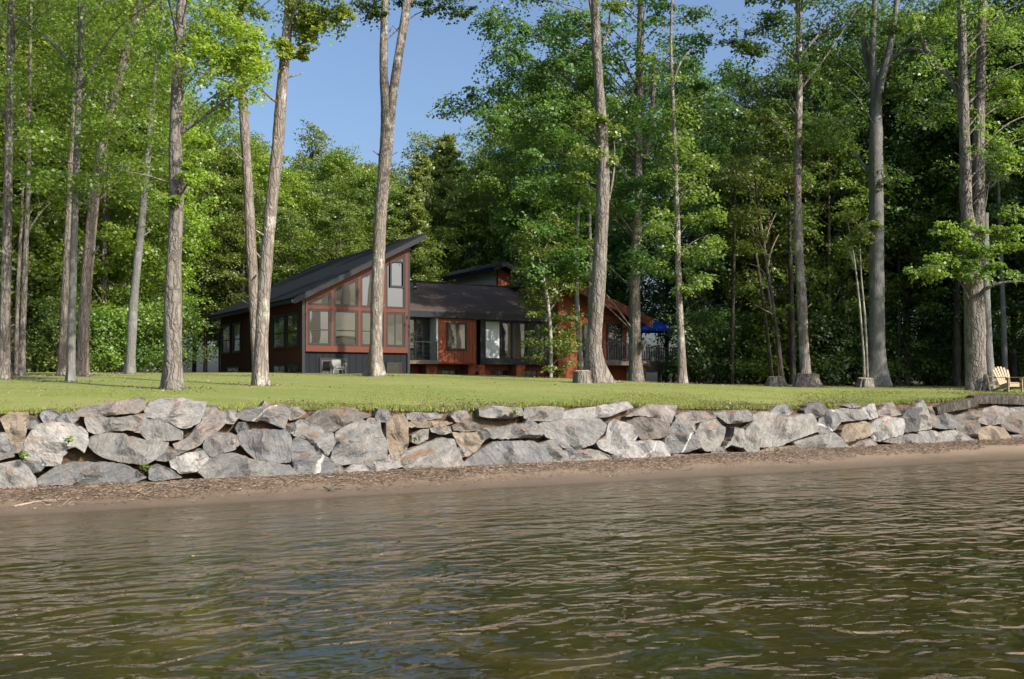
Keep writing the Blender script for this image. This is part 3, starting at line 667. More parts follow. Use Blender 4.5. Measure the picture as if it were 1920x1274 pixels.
def weed(px, py, r, label):
    p = wall_pt(px, py); c = p + np.array([-ND[0], -ND[1], 0]) * .12
    rg = np.random.default_rng(int(px)); n = 46
    th = rg.uniform(0, 2 * np.pi, n); e = rg.uniform(.2, 1.3, n)
    d = np.stack([np.cos(th) * np.cos(e), np.sin(th) * np.cos(e), np.sin(e)], -1); rad = r * .75 * rg.uniform(.3, 1, n)
    root = empty("weed", tuple(c), 0, label=label, cat="weed", group="weeds growing in the wall")
    C = d * rad[:, None]
    leaf_mesh("leaves", C, d + rg.normal(size=(n, 3)) * .5, rg.uniform(.03, .065, n), LEAF_MID, root, rg)
    m = MB()
    for k in range(7): m.tube([(0, 0, -.03), tuple(C[k] * .5), tuple(C[k])], [.006, .005, .003], 4)
    m.build("stem", LEAF_MID, root)
weed(272, 880, .17, "bright green weed between two base stones at left")
weed(44, 858, .13, "small green weed at the foot of the big rounded pale boulder")
weed(128, 828, .14, "little weed growing on the side of the big rounded pale boulder")
weed(773, 826, .10, "tiny weed in the gap right of the tan upright stone")
weed(962, 776, .14, "low grass tuft on the flat slab in the top course")
# stick on the sand
st = MB(); s0 = np.array([*xy(-3.2, .55), 0]); s0[2] = float(beach_z(np.array(-3.2), np.array(.55 - qb(-3.2)))) + .03
for dx, dz, r in ((.14, .10, .014), (.2, .02, .012), (-.12, .05, .016), (.05, .13, .009)):
    st.tube([tuple(s0), tuple(s0 + np.array([dx * .5, .03, dz * .7])), tuple(s0 + np.array([dx, .05, dz]))], [r, r * .9, r * .5], 6)
tag(st.build("twig", BARK_DARK, None, True), "small dark twig lying on the wet sand near the water", "twig")
def drift(px0, py0, px1, py1, r, label):
    p = []
    for px, py in ((px0, py0), ((px0 + px1) / 2, (py0 + py1) / 2 - 3), (px1, py1)):
        Y = 1.85 * F_ / (py - HOR)
        for _ in range(12):
            q = P(px, py, Y); a, qq = aq(q[0], q[1]); zz = float(beach_z(np.array(a), np.array(qq - qb(a)))) + r * .8
            Y = .5 * Y + .5 * (2 - zz) * F_ / (py - HOR)
        q[2] = zz; p.append(q)
    pts, rad = smooth_path(p, [r, r * .9, r * .4], .1); m = MB(); m.tube(pts, rad, 6)
    tag(m.build("driftwood_stick", WOOD_DEAD, None, True), label, "stick", "driftwood sticks on the sand")
drift(26, 950, 126, 936, .018, "long curved pale stick lying on the sand at left")
drift(300, 890, 345, 880, .012, "thin pale stick leaning low among the litter")
drift(905, 884, 990, 880, .012, "thin pale stick in the litter below the wall's middle")

# ---------------------------------------------------------------- house
HA = math.atan2(.525, .851); ZB = 2.2
def house_world(x, y, z):
    return (-8.71 + .851 * x - .525 * y, 40 + .525 * x + .851 * y, z)
HOUSE = empty("lake_house", (-8.71, 40, ZB), HA, label="long dark red wooden lake house with a tall glazed gable and black roofs", cat="house")
def wallbox(name, x0, x1, y0, y1, z0, z1, mat, parent=HOUSE):
    m = MB(); m.box(x0, x1, y0, y1, z0 - ZB, z1 - ZB); return m.build(name, mat, parent)
def poly_part(name, pts, plane, d0, d1, mat, parent=HOUSE):
    """polygon in a wall plane: 'y' = facing the lake, 'x' = facing the left"""
    f = (lambda p, q, d: (p, d, q - ZB)) if plane == 'y' else (lambda p, q, d: (d, p, q - ZB))
    m = MB(); m.prism(pts, f, d0, d1); return m.build(name, mat, parent)
def inset(pts, w):
    n = len(pts); out = []
    ar = sum(pts[i][0] * pts[(i + 1) % n][1] - pts[(i + 1) % n][0] * pts[i][1] for i in range(n))
    sg = 1 if ar > 0 else -1
    L = []
    for i in range(n):
        (x0, y0), (x1, y1) = pts[i], pts[(i + 1) % n]; l = math.hypot(x1 - x0, y1 - y0)
        nx, ny = -(y1 - y0) / l * sg, (x1 - x0) / l * sg
        L.append((x0 + nx * w, y0 + ny * w, (x1 - x0) / l, (y1 - y0) / l))
    for i in range(n):
        ax, ay, adx, ady = L[i - 1]; bx, by, bdx, bdy = L[i]
        dt = adx * bdy - ady * bdx
        t = ((bx - ax) * bdy - (by - ay) * bdx) / dt
        out.append((ax + adx * t, ay + ady * t))
    return out
def window(pts, plane, pos, fw=.09, depth=.07, bars=(), mat=None, label=None):
    """frame standing proud of the wall at pos (towards negative), glass inside it"""
    f = (lambda p, q, d: (p, d, q - ZB)) if plane == 'y' else (lambda p, q, d: (d, p, q - ZB))
    m = MB(); ins = inset(pts, fw); n = len(pts)
    for i in range(n):
        quad = [pts[i], pts[(i + 1) % n], ins[(i + 1) % n], ins[i]]
        m.prism(quad, f, pos - depth, pos + .03)
    xs = [p[0] for p in ins]; ys = [p[1] for p in ins]
    for b in bars:
        if b[0] == 'h':
            z = min(ys) + b[1] * (max(ys) - min(ys)); m.prism([(min(xs), z - .025), (max(xs), z - .025), (max(xs), z + .025), (min(xs), z + .025)], f, pos - depth + .012, pos - .005)
        else:
            x = min(xs) + b[1] * (max(xs) - min(xs)); m.prism([(x - .025, min(ys)), (x + .025, min(ys)), (x + .025, max(ys)), (x - .025, max(ys))], f, pos - depth + .014, pos - .005)
    o = m.build("window", mat or FRAME, HOUSE)
    p = MB(); p.prism(inset(pts, fw - .008), f, pos - .03, pos - .022)
    p.build("pane", GLASS, o)
    if label: o["label"] = label
    return o
R4 = lambda x0, x1, z0, z1: [(x0, z0), (x1, z0), (x1, z1), (x0, z1)]
# --- left wing: solid body
rk = lambda x: 5.47 + .52 * x            # underside of the left shed roof
poly_part("gable_wall", [(0, 3.27), (4.82, 3.27), (4.82, rk(4.82)), (0, rk(0))], 'y', 0, .18, RED_TRIM)
poly_part("basement_wall", R4(.0, 4.82, 1.4, 3.27), 'y', .03, .2, BLUEGREY)
poly_part("side_wall", R4(.2, 12.9, 1.4, rk(0) - .02), 'x', 0, .18, RED_SHADED)
poly_part("back_wall", [(.18, 1.4), (4.82, 1.4), (4.82, rk(4.82)), (.18, rk(.18))], 'y', 12.7, 12.9, RED_SHADED)
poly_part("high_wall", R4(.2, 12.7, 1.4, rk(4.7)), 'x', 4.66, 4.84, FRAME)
wallbox("corner_trim", -.05, .07, -.05, .04, 1.4, rk(0) - .02, FRAME)
wallbox("corner_trim", 4.78, 4.9, -.04, .08, 1.4, rk(4.8) - .02, FRAME)
m = MB()
m.prism([(-.55, rk(-.55)), (5.42, rk(5.42)), (5.42, rk(5.42) + .26), (-.55, rk(-.55) + .26)], lambda p, q, d: (p, d, q - ZB), -.5, 13.5)
lroof = m.build("roof", ROOF_DARK, HOUSE)
poly_part("fascia", [(-.56, rk(-.55) - .03), (5.43, rk(5.42) - .03), (5.43, rk(5.42) + .20), (-.56, rk(-.55) + .20)], 'y', -.53, -.503, NAVY, lroof)
poly_part("gutter", R4(-.52, 13.5, rk(-.55) + .02, rk(-.55) + .16), 'x', -.66, -.56, NAVY, lroof)
m = MB(); m.tube([house_l for house_l in [(-.6, 12.9, rk(-.55) - ZB + .05), (-.35, 12.95, rk(-.55) - ZB - .35), (-.07, 12.86, rk(-.55) - ZB - .6), (-.07, 12.86, 1.5 - ZB)]], [.05] * 4, 8)
m.build("downpipe", FRAME, lroof)
# red grid of the glazed gable, proud of the wall
m = MB()
for x0, x1 in ((.09, .18), (1.2, 1.32), (2.42, 2.54), (3.62, 3.72), (4.64, 4.77)):
    m.prism([(x0, 3.5), (x1, 3.5), (x1, rk(x1) - .32), (x0, rk(x0) - .32)], lambda p, q, d: (p, d, q - ZB), -.085, -.002)
m.prism(R4(.09, 4.77, 3.24, 3.498), lambda p, q, d: (p, d, q - ZB), -.088, -.002)
m.prism(R4(.183, 4.637, 5.02, 5.18), lambda p, q, d: (p, d, q - ZB), -.080, -.002)
m.prism([(.09, rk(.09) - .318), (4.77, rk(4.77) - .318), (4.77, rk(4.77) - .06), (.09, rk(.09) - .06)], lambda p, q, d: (p, d, q - ZB), -.088, -.002)
m.build("gable_framing", RED_TRIM, HOUSE)
bays = [(.19, 1.19), (1.33, 2.41), (2.55, 3.61), (3.73, 4.63)]
for i, (a, b) in enumerate(bays):
    window(R4(a, b, 3.51, 5.01), 'y', -.01, .085, .06, (('h', .42),) if i < 3 else (('v', .5),))
    tp = lambda x: rk(x) - .34
    pts = [(a, 5.19), (b, 5.19), (b, tp(b)), (a, max(tp(a), 5.2))]
    if i == 0: pts = [(a, 5.19), (b, 5.19), (b, tp(b)), (a, 5.23)]
    window(pts, 'y', -.01, .075, .06)
m = MB(); f = lambda p, q, d: (p, d, q - ZB)
for q in ([(3.9, 6.1), (4.6, 6.1), (4.6, 6.19), (3.9, 6.19)], [(3.9, 7.2), (4.6, 7.2), (4.6, 7.29), (3.9, 7.29)], [(3.9, 6.19), (3.98, 6.19), (3.98, 7.2), (3.9, 7.2)], [(4.52, 6.19), (4.6, 6.19), (4.6, 7.2), (4.52, 7.2)]):
    m.prism(q, f, -.125, -.074)
m.build("casement", FRAME, HOUSE)
# side windows (left wall), basement windows
for a, b in ((.42, 2.0), (2.15, 3.9), (8.95, 10.35), (10.8, 12.5)):
    window(R4(a, b, 3.42, 4.92), 'x', -.01, .11, .07, (('h', .45),))
for a, b in ((.42, 1.95), (2.15, 3.85), (9.3, 11.6)):
    window(R4(a, b, 1.9, 2.74), 'x', -.01, .08, .05, (('v', .5),))
window(R4(3.78, 4.5, 1.9, 2.82), 'y', .02, .07, .05)
window(R4(.72, 1.95, 1.75, 2.98), 'y', .02, .10, .05)
# --- middle wing
EV = 5.06
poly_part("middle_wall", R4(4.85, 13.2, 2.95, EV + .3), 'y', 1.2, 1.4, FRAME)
poly_part("basement_wall", R4(4.9, 13.2, 1.4, 2.9), 'y', 1.5, 1.7, RED)
m = MB()
m.prism([(.35, EV), (.35, EV + .16), (5.0, 7.0), (9.6, EV + .16), (9.6, EV), (5.0, 6.8)], lambda p, q, d: (d, p, q - ZB), 4.92, 14.2)
mroof = m.build("roof", ROOF_BROWN, HOUSE)
mroof["label"] = "brown shingle roof of the low middle wing"
poly_part("fascia", R4(4.93, 13.25, EV - .17, EV + .10), 'y', .28, .345, NAVY, mroof)
poly_part("ridge_cap", R4(4.93, 14.2, 6.98, 7.05), 'y', 4.9, 5.1, NAVY, mroof)
for x, y in ((5.9, 4.6), (6.9, 3.6)):
    z = EV + .16 + (y - .35) * .396
    m = MB(); m.tube([(x, y, z - ZB - .05), (x, y, z - ZB + .42)], [.06, .06], 10); v = m.build("vent_pipe", FRAME, mroof)
    m = MB(); m.tube([(x, y - .03, z - ZB), (x, y - .01, z - ZB + .06)], [.17, .08], 10); m.build("flashing", WHITE, v)
# recess with glazed doors and a balcony ledge
window(R4(4.95, 5.72, 2.98, EV - .2), 'y', 1.17, .06, .05)
window(R4(5.74, 6.45, 2.98, EV - .2), 'y', 1.17, .06, .05, (('h', .45),))
wallbox("balcony_ledge", 4.93, 6.5, .3, 1.16, 2.78, 2.95, DECKWOOD)
m = MB()
for x in (4.98, 5.35, 5.72, 6.09, 6.44): m.box(x - .02, x + .02, .34, .38, 2.95 - ZB, 3.75 - ZB)
m.box(4.96, 6.46, .33, .39, 3.75 - ZB, 3.80 - ZB)
for z in (3.15, 3.35, 3.55): m.box(4.96, 6.46, .35, .365, z - ZB, z - ZB + .015)
m.build("balcony_railing", FRAME, HOUSE)
# red box bay
bay = MB(); bay.box(6.56, 8.55, .45, 1.19, 2.83 - ZB, EV - .175 - ZB)
bayo = bay.build("bay", RED, HOUSE)
wallbox("bay_trim", 6.47, 6.557, .47, 1.15, 2.95, EV - .18, WHITE)  # white strip paints the lit look of the bay's left side
wallbox("bay_trim", 6.56, 8.55, .40, .448, 2.78, 2.86, RED_TRIM)
window(R4(6.98, 8.02, 3.42, 4.70), 'y', .44, .09, .06)
# right of the bay: white blind, dark windows
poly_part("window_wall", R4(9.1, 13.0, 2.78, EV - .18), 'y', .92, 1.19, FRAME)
w = poly_part("blind", R4(9.3, 10.05, 3.1, EV - .22), 'y', .86, .915, WHITE); w["label"] = "white blind drawn behind the window"
wallbox("window_post", 8.98, 9.2, .8, 1.15, 2.78, EV - .18, NAVY)
window(R4(10.12, 10.72, 3.1, EV - .22), 'y', .91, .06, .05)
window(R4(10.78, 11.55, 3.1, EV - .22), 'y', .91, .06, .05)
window(R4(11.62, 12.7, 3.1, EV - .22), 'y', .91, .06, .05, (('v', .5),))
wallbox("sill_board", 9.1, 13.0, .78, .90, 2.80, 3.05, NAVY)
for a, b in ((4.95, 5.7), (6.75, 8.15), (10.0, 10.9), (11.6, 12.6)):
    window(R4(a, b, 1.95, 2.55), 'y', 1.48, .06, .05, (('v', .33), ('v', .66)))
for x in (6.1, 6.66, 8.3, 9.2, 10.95):
    s = -1 if x in (6.66, 9.2) else 1
    m = MB(); m.prism([(x - s * .0, 1.4), (x + s * .12, 1.4), (x + s * .16, 2.0), (x + s * .5, 2.62), (x + s * .5, 2.77), (x, 2.77)], lambda p, q, d: (p, d, q - ZB), .75, 1.48)
    m.build("bracket", RED, HOUSE)
# --- right wing: mirrored shed
rr = lambda x: 7.05 - .34 * (x - 13.2)
poly_part("front_wall", [(13.22, 1.4), (17.5, 1.4), (17.5, rr(17.5) - .22), (13.22, rr(13.22) - .22)], 'y', .5, .7, RED)
poly_part("end_wall", R4(.7, 10, 1.4, rr(17.5) - .22), 'x', 17.3, 17.5, RED)
poly_part("side_wall", R4(.7, 10, 1.4, rr(13.3) - .22), 'x', 13.22, 13.4, RED)
m = MB(); m.prism([(13.0, rr(13.0) - .2), (18.45, rr(18.45) - .2), (18.45, rr(18.45)), (13.0, rr(13.0))], f, -.35, 10.4)
rroof = m.build("roof", ROOF_BROWN, HOUSE); rroof["label"] = "sloping shingle roof of the right wing"
poly_part("fascia", [(13.0, rr(13.0) - .52), (18.46, rr(18.46) - .52), (18.46, rr(18.46) - .05), (13.0, rr(13.0) - .05)], 'y', -.41, -.353, RED_TRIM, rroof)
wallbox("beam", 17.0, 18.3, .2, .45, rr(17.6) - .82, rr(17.6) - .58, RED_TRIM)
window(R4(16.2, 17.2, 3.0, 4.95), 'y', .49, .08, .06, (('v', .5),))
window(R4(14.7, 15.4, 3.2, 4.9), 'y', .49, .08, .06)
wallbox("door_trim", 16.05, 17.35, .44, .498, 4.97, 5.12, RED_TRIM)
# upper dormer
dz = lambda x: 8.35 - .42 * abs(x - 12.9)
poly_part("dormer_wall", [(12.85, 6.2), (15.6, 6.2), (15.6, dz(15.6) - .25), (12.85, dz(12.85) - .25)], 'y', 5.65, 5.85, RED)
poly_part("dormer_side", R4(5.86, 10.5, 6.2, 8.0), 'x', 12.86, 13.0, WHITE)
m = MB(); m.prism([(12.2, dz(12.2) - .28), (12.9, dz(12.9) - .24), (16.5, dz(16.5) - .22), (16.5, dz(16.5)), (12.9, 8.4), (12.2, dz(12.2))], f, 5.0, 10.8)
m.build("dormer_roof", ROOF_DARK, HOUSE)

# ---------------------------------------------------------------- decks
DK = empty("deck", house_world(19.5, 1.5, 2.1), HA, label="raised weathered wooden deck with railings on posts at the right end of the house", cat="deck")
def dk(x, y, z): return (x - 19.5, y - 1.5, z - 2.1)
def dbox(mb, x0, x1, y0, y1, z0, z1):
    a = dk(x0, y0, z0); b = dk(x1, y1, z1); mb.box(a[0], b[0], a[1], b[1], a[2], b[2])
m = MB()
dbox(m, 14.9, 17.9, -.9, .48, 2.88, 2.98); dbox(m, 18.0, 24.6, .2, 6.0, 2.78, 2.90)
m.build("floor", DECKWOOD, DK)
m = MB(); dbox(m, 18.0, 23.2, .12, .195, 2.45, 2.99); dbox(m, 14.9, 17.9, -.96, -.905, 2.78, 3.0)
m.build("skirt_board", DECKWOOD, DK)
for x, y in ((15.2, -.7), (17.7, -.7), (18.2, .4), (19.6, .4), (20.6, .4), (22.4, .4), (24.5, .4), (24.5, 5.8), (20.6, 5.8)):
    m = MB(); dbox(m, x - .06, x + .06, y - .06, y + .06, 1.4, 2.77); m.build("post", DECKWOOD, DK)
def railing(x0, x1, y, z, mat, n):
    m = MB()
    dbox(m, x0, x1, y - .05, y + .05, z + .82, z + .88); dbox(m, x0, x1, y - .02, y + .02, z + .08, z + .13)
    for x in np.linspace(x0 + .04, x1 - .04, n): dbox(m, x - .02, x + .02, y - .018, y + .018, z + .131, z + .818)
    m.build("railing", mat, DK)
railing(14.9, 17.9, -.86, 2.98, FRAME, 21); railing(18.0, 20.3, .26, 2.9, DECKWOOD, 15); railing(20.35, 24.6, .26, 2.9, DECKWOOD, 19)
m = MB()
for k in range(18):
    y = .5 + k * .3; dbox(m, 24.5, 24.54, y - .02, y + .02, 3.0, 3.72)
dbox(m, 24.47, 24.57, .3, 5.9, 3.721, 3.78); m.build("railing", DECKWOOD, DK)
# patio furniture on the deck
UX, UY = 21.4, 2.6
um = empty("patio_umbrella", house_world(UX, UY, 2.9), HA, label="open blue canvas patio umbrella on the deck", cat="umbrella")
m = MB(); n = 8; V = [(0, 0, 2.42)]
for rr_, zz in ((.48, 2.28), (.95, 2.12), (1.36, 1.96)):
    V += [(math.cos(k / n * 6.2832) * rr_, math.sin(k / n * 6.2832) * rr_, zz) for k in range(n)]
Fc = [(0, 1 + k, 1 + (k + 1) % n) for k in range(n)]
for r in (0, 1): Fc += [(1 + r * n + k, 1 + (r + 1) * n + k, 1 + (r + 1) * n + (k + 1) % n, 1 + r * n + (k + 1) % n) for k in range(n)]
V += [(v[0] * 1.002, v[1] * 1.002, v[2] - .13) for v in V[1 + 2 * n:1 + 3 * n]]
Fc += [(1 + 2 * n + k, 1 + 3 * n + k, 1 + 3 * n + (k + 1) % n, 1 + 2 * n + (k + 1) % n) for k in range(n)]
m.add(V, Fc); m.build("canopy", BLUE, um, False)
m = MB(); m.tube([(0, 0, .05), (0, 0, 2.5)], [.024, .02], 8); m.build("pole", METAL, um)
m = MB(); m.tube([(0, 0, 0), (0, 0, .07), (0, 0, .09)], [.25, .24, .05], 14); m.build("base", BLACK, um)
m = MB()
for k in range(n): m.tube([(0, 0, 2.36), (math.cos(k / n * 6.2832) * 1.32, math.sin(k / n * 6.2832) * 1.32, 1.95)], [.012, .01], 4)
m.build("ribs", METAL, um)
tb = empty("patio_table", house_world(UX, UY, 2.9), HA, label="round patio table under the blue umbrella", cat="table")
m = MB(); m.tube([(0, 0, .70), (0, 0, .705), (0, 0, .735), (0, 0, .74)], [.60, .62, .62, .60], 24); m.build("tabletop", METAL, tb)
for k in range(4):
    c, s = math.cos(k * 1.5708 + .6) * .42, math.sin(k * 1.5708 + .6) * .42
    m = MB(); m.tube([(c * 1.1, s * 1.1, 0), (c, s, .70)], [.018, .018], 6); m.build("leg", BLACK, tb)
def patio_chair(x, y, rot, label, mat):
    r = empty("patio_chair", house_world(x, y, 2.9), HA + rot, label=label, cat="chair", group="patio chairs on the deck")
    m = MB(); m.box(-.25, .25, -.25, .25, .42, .455); m.build("seat", mat, r, bevel=.01)
    m = MB(); T = Matrix.Translation((0, .25, .45)) @ Matrix.Rotation(math.radians(-12), 4, 'X')
    for k in range(5): m.box(-.24 + k * .1, -.18 + k * .1, -.012, .012, 0, .5, T)
    m.box(-.25, .25, -.016, .016, .5, .56, T); m.build("backrest", mat, r)
    for sx in (-.23, .23):
        m = MB(); m.box(sx - .02, sx + .02, -.25, .25, .64, .665); m.box(sx - .015, sx + .015, -.24, -.2, .455, .64); m.build("armrest", mat, r)
        for sy in (-.22, .22):
            m = MB(); m.tube([(sx * 1.05, sy * 1.08, 0), (sx, sy, .42)], [.017, .017], 6); m.build("leg", mat, r)
patio_chair(20.2, 1.5, 2.6, "pale patio chair close to the deck railing, left of the table", METAL)
patio_chair(21.2, 1.25, 3.2, "pale patio chair before the umbrella pole", METAL)
patio_chair(22.3, 3.6, -.9, "patio chair on the far side of the round table", METAL)
bn = empty("storage_bench", house_world(22.9, 1.2, 2.9), HA, label="wooden storage bench with a lid on the deck, behind the railing", cat="bench")
m = MB(); m.box(-.8, .8, -.3, .3, 0, .85); m.build("chest", DECKWOOD, bn, bevel=.01)
m = MB(); m.box(-.86, .86, -.36, .36, .853, .93); m.box(-.72, .60, -.10, .34, .932, 1.05); m.build("lid", DECKWOOD, bn, bevel=.01)

# ---------------------------------------------------------------- chairs on the lawn
def adirondack(px, Y, rot, label):
    X = (px - 960) / F_ * Y; g = ground(X, Y)
    r = empty("garden_chair", (X, Y, g), rot, label=label, cat="chair", group="wooden garden chairs on the lawn")
    # faces -Y at rot 0
    m = MB(); T = Matrix.Translation((0, -.22, .36)) @ Matrix.Rotation(math.radians(-14), 4, 'X')
    for k in range(6): m.box(-.27, .27, k * .085, k * .085 + .072, -.012, .012, T)
    m.build("seat", CEDAR, r)
    m = MB(); T = Matrix.Translation((0, .20, .26)) @ Matrix.Rotation(math.radians(-26), 4, 'X')
    for k, h in zip(range(-3, 3), (.70, .77, .80, .80, .77, .70)):
        fan = Matrix.Rotation(math.radians((k + .5) * 3.2), 4, 'Y')
        m.box(-.043 + (k + .5) * .092, .043 + (k + .5) * .092, -.011, .011, 0, h, T @ fan)
    m.box(-.27, .27, .012, .035, .18, .25, T); m.box(-.3, .3, .012, .035, .48, .54, T)
    m.build("backrest", CEDAR, r)
    for s in (-1, 1):
        m = MB(); m.box(s * .37 - .07, s * .37 + .07, -.36, .36, .545, .57); m.box(s * .33 - .012, s * .33 + .012, -.26, -.14, .46, .544); m.build("armrest", CEDAR, r, bevel=.006)
        m = MB(); m.box(s * .315 - .014, s * .315 + .014, -.32, -.22, 0, .544); m.build("front_leg", CEDAR, r)
        m = MB(); m.prism([(-.34, .36), (-.34, .25), (.55, 0), (.66, 0), (.62, .07)], lambda p, q, d: (d, p, q), s * .285 - .014, s * .285 + .014); m.build("rear_leg", CEDAR, r)
    r.scale = (.92, .92, .92)
    m = MB(); m.box(-.27, .27, -.262, -.24, .20, .33); m.build("apron", CEDAR, r)
adirondack(1893, 34.0, .25, "pale cedar slatted garden chair facing the lake at the right edge")
adirondack(1858, 36.6, 1.2, "pale cedar garden chair seen side on, half behind the big trunk at right")
def lounge(x, y):
    w = house_world(x, y, 0); g = ground(w[0], w[1])
    r = empty("lawn_armchair", (w[0], w[1], g), HA, label="pale cushioned armchair standing on the lawn against the blue grey basement wall", cat="chair")
    m = MB(); m.box(-.30, .30, -.28, .28, .30, .44); m.build("seat", CUSHION, r, True, bevel=.04)
    m = MB(); T = Matrix.Translation((0, .24, .40)) @ Matrix.Rotation(math.radians(-14), 4, 'X'); m.box(-.30, .30, -.07, .07, 0, .46, T); m.build("backrest", CUSHION, r, True, bevel=.05)
    for s in (-1, 1):
        T = Matrix.Translation((s * .37, 0, .38)) @ Matrix.Rotation(math.radians(s * 14), 4, 'Y')
        m = MB(); m.box(-.06, .06, -.3, .28, 0, .26, T); m.build("armrest", CUSHION, r, True, bevel=.04)
        for yy in (-.26, .26):
            m = MB(); m.tube([(s * .40, yy, 0), (s * .33, yy, .36)], [.022, .022], 6); m.build("leg", METAL, r)
    r.scale = (.7, .7, .7)
    m = MB(); m.tube([(-.34, -.3, .28), (0, -.31, .25), (.34, -.3, .28)], [.018] * 3, 6); m.build("frame", METAL, r)
lounge(1.25, -.75)

# ---------------------------------------------------------------- stumps
def stump(px, Y, wpx, hpx, bark, label, seed, flare=1.35):
    X = (px - 960) / F_ * Y; g = ground(X, Y); R = wpx * Y / F_ / 2 / flare * 1.05; Hh = hpx * Y / F_
    rg = np.random.default_rng(seed); sides = 28; n = 9
    r = empty("tree_stump", (X, Y, g), rg.uniform(0, 6), label=label, cat="stump", group="stumps left on the lawn")
    th = np.arange(sides) / sides * 2 * np.pi
    lob = .5 + .5 * np.sin(th * 5 + rg.uniform(0, 6)) * np.sin(th * 2 + 1)
    zs = np.linspace(-.1, Hh, n); pts = np.stack([zs * .03, zs * 0, zs], -1)
    k = np.clip(1 - zs / Hh, 0, 1)[:, None] ** 1.8
    Rr = R * (1 + k * (flare - 1) * (.6 + 1.0 * lob[None, :])) * (1 + .05 * rg.normal(size=(1, sides)) + .02 * rg.normal(size=(n, sides)))
    V, Fq, caps = tube_arrays(pts, Rr, sides); m = MB(); m.add(V, Fq); m.build("trunk", bark, r, True, 60)
    top = V[-sides:].copy(); ctr = top.mean(0)
    m = MB(); vs = [tuple(ctr + [0, 0, .02])] + [tuple(ctr + (t - ctr) * .6 + [0, 0, .015 + .02 * rg.random()]) for t in top] + [tuple(t) for t in top]
    fs = [(0, 1 + i, 1 + (i + 1) % sides) for i in range(sides)] + [(1 + i, 1 + sides + i, 1 + sides + (i + 1) % sides, 1 + (i + 1) % sides) for i in range(sides)]
    m.add(vs, fs); m.build("cut_face", STUMP_TOP, r)
stump(1092, 32.2, 34, 23, BARK_DEEP, "grey stump standing close beside the thick leaning trunk in front of the red wing", 1, 1.15)
stump(1455, 39.5, 42, 17, BARK_GREY, "low grey flat stump at the dark wood's edge, furthest left of three", 2)
stump(1513, 38.0, 54, 24, BARK_PINK, "split brown stump with splayed roots at the foot of the slim sunlit trunk", 3)
stump(1622, 39.5, 34, 17, BARK_GREY, "small grey stump beside the broad flared trunk", 4)

# ---------------------------------------------------------------- trees
def trunk_mesh(paths, sides=14, flare=0.0, seed=0, step=.25, lump=.05):
    """paths: list of (points, radii); the first one is the stem and may flare at the foot"""
    rg = np.random.default_rng(seed); m = MB()
    for k, (pts, rad) in enumerate(paths):
        pts, rad = smooth_path(pts, rad, step if k == 0 else step * 1.4)
        sd = sides if k == 0 or rad[0] > .09 else (8 if rad[0] > .03 else 5)
        th = np.arange(sd) / sd * 2 * np.pi
        n = len(rad)
        zn = np.cumsum(rg.normal(size=(n, sd)) * .35, 0); zn -= zn.mean(0); zn = np.clip(zn, -1.5, 1.5)
        R = rad[:, None] * (1 + lump * (.5 * zn + .5 * rg.normal(size=(n, sd)) + .6 * np.sin(np.linspace(0, n * step * 2.2, n))[:, None] * rg.normal()))
        if k == 0 and flare > 0:
            hgt = pts[:, 2] - pts[0, 2]
            lob = .55 + .45 * np.sin(th * 4 + rg.uniform(0, 6)) + .3 * np.sin(th * 3 + rg.uniform(0, 6))
            R = R * (1 + flare * np.exp(-np.clip(hgt - .1, 0, None) / (1.1 * rad[0] + .16))[:, None] * np.clip(lob, .1, 2)[None, :])
        V, Fq, caps = tube_arrays(pts, R, sd)
        m.add(V, Fq); b = len(m.V) - len(V); m.F += [tuple(b + i for i in c) for c in caps]
    return m
BASES = []
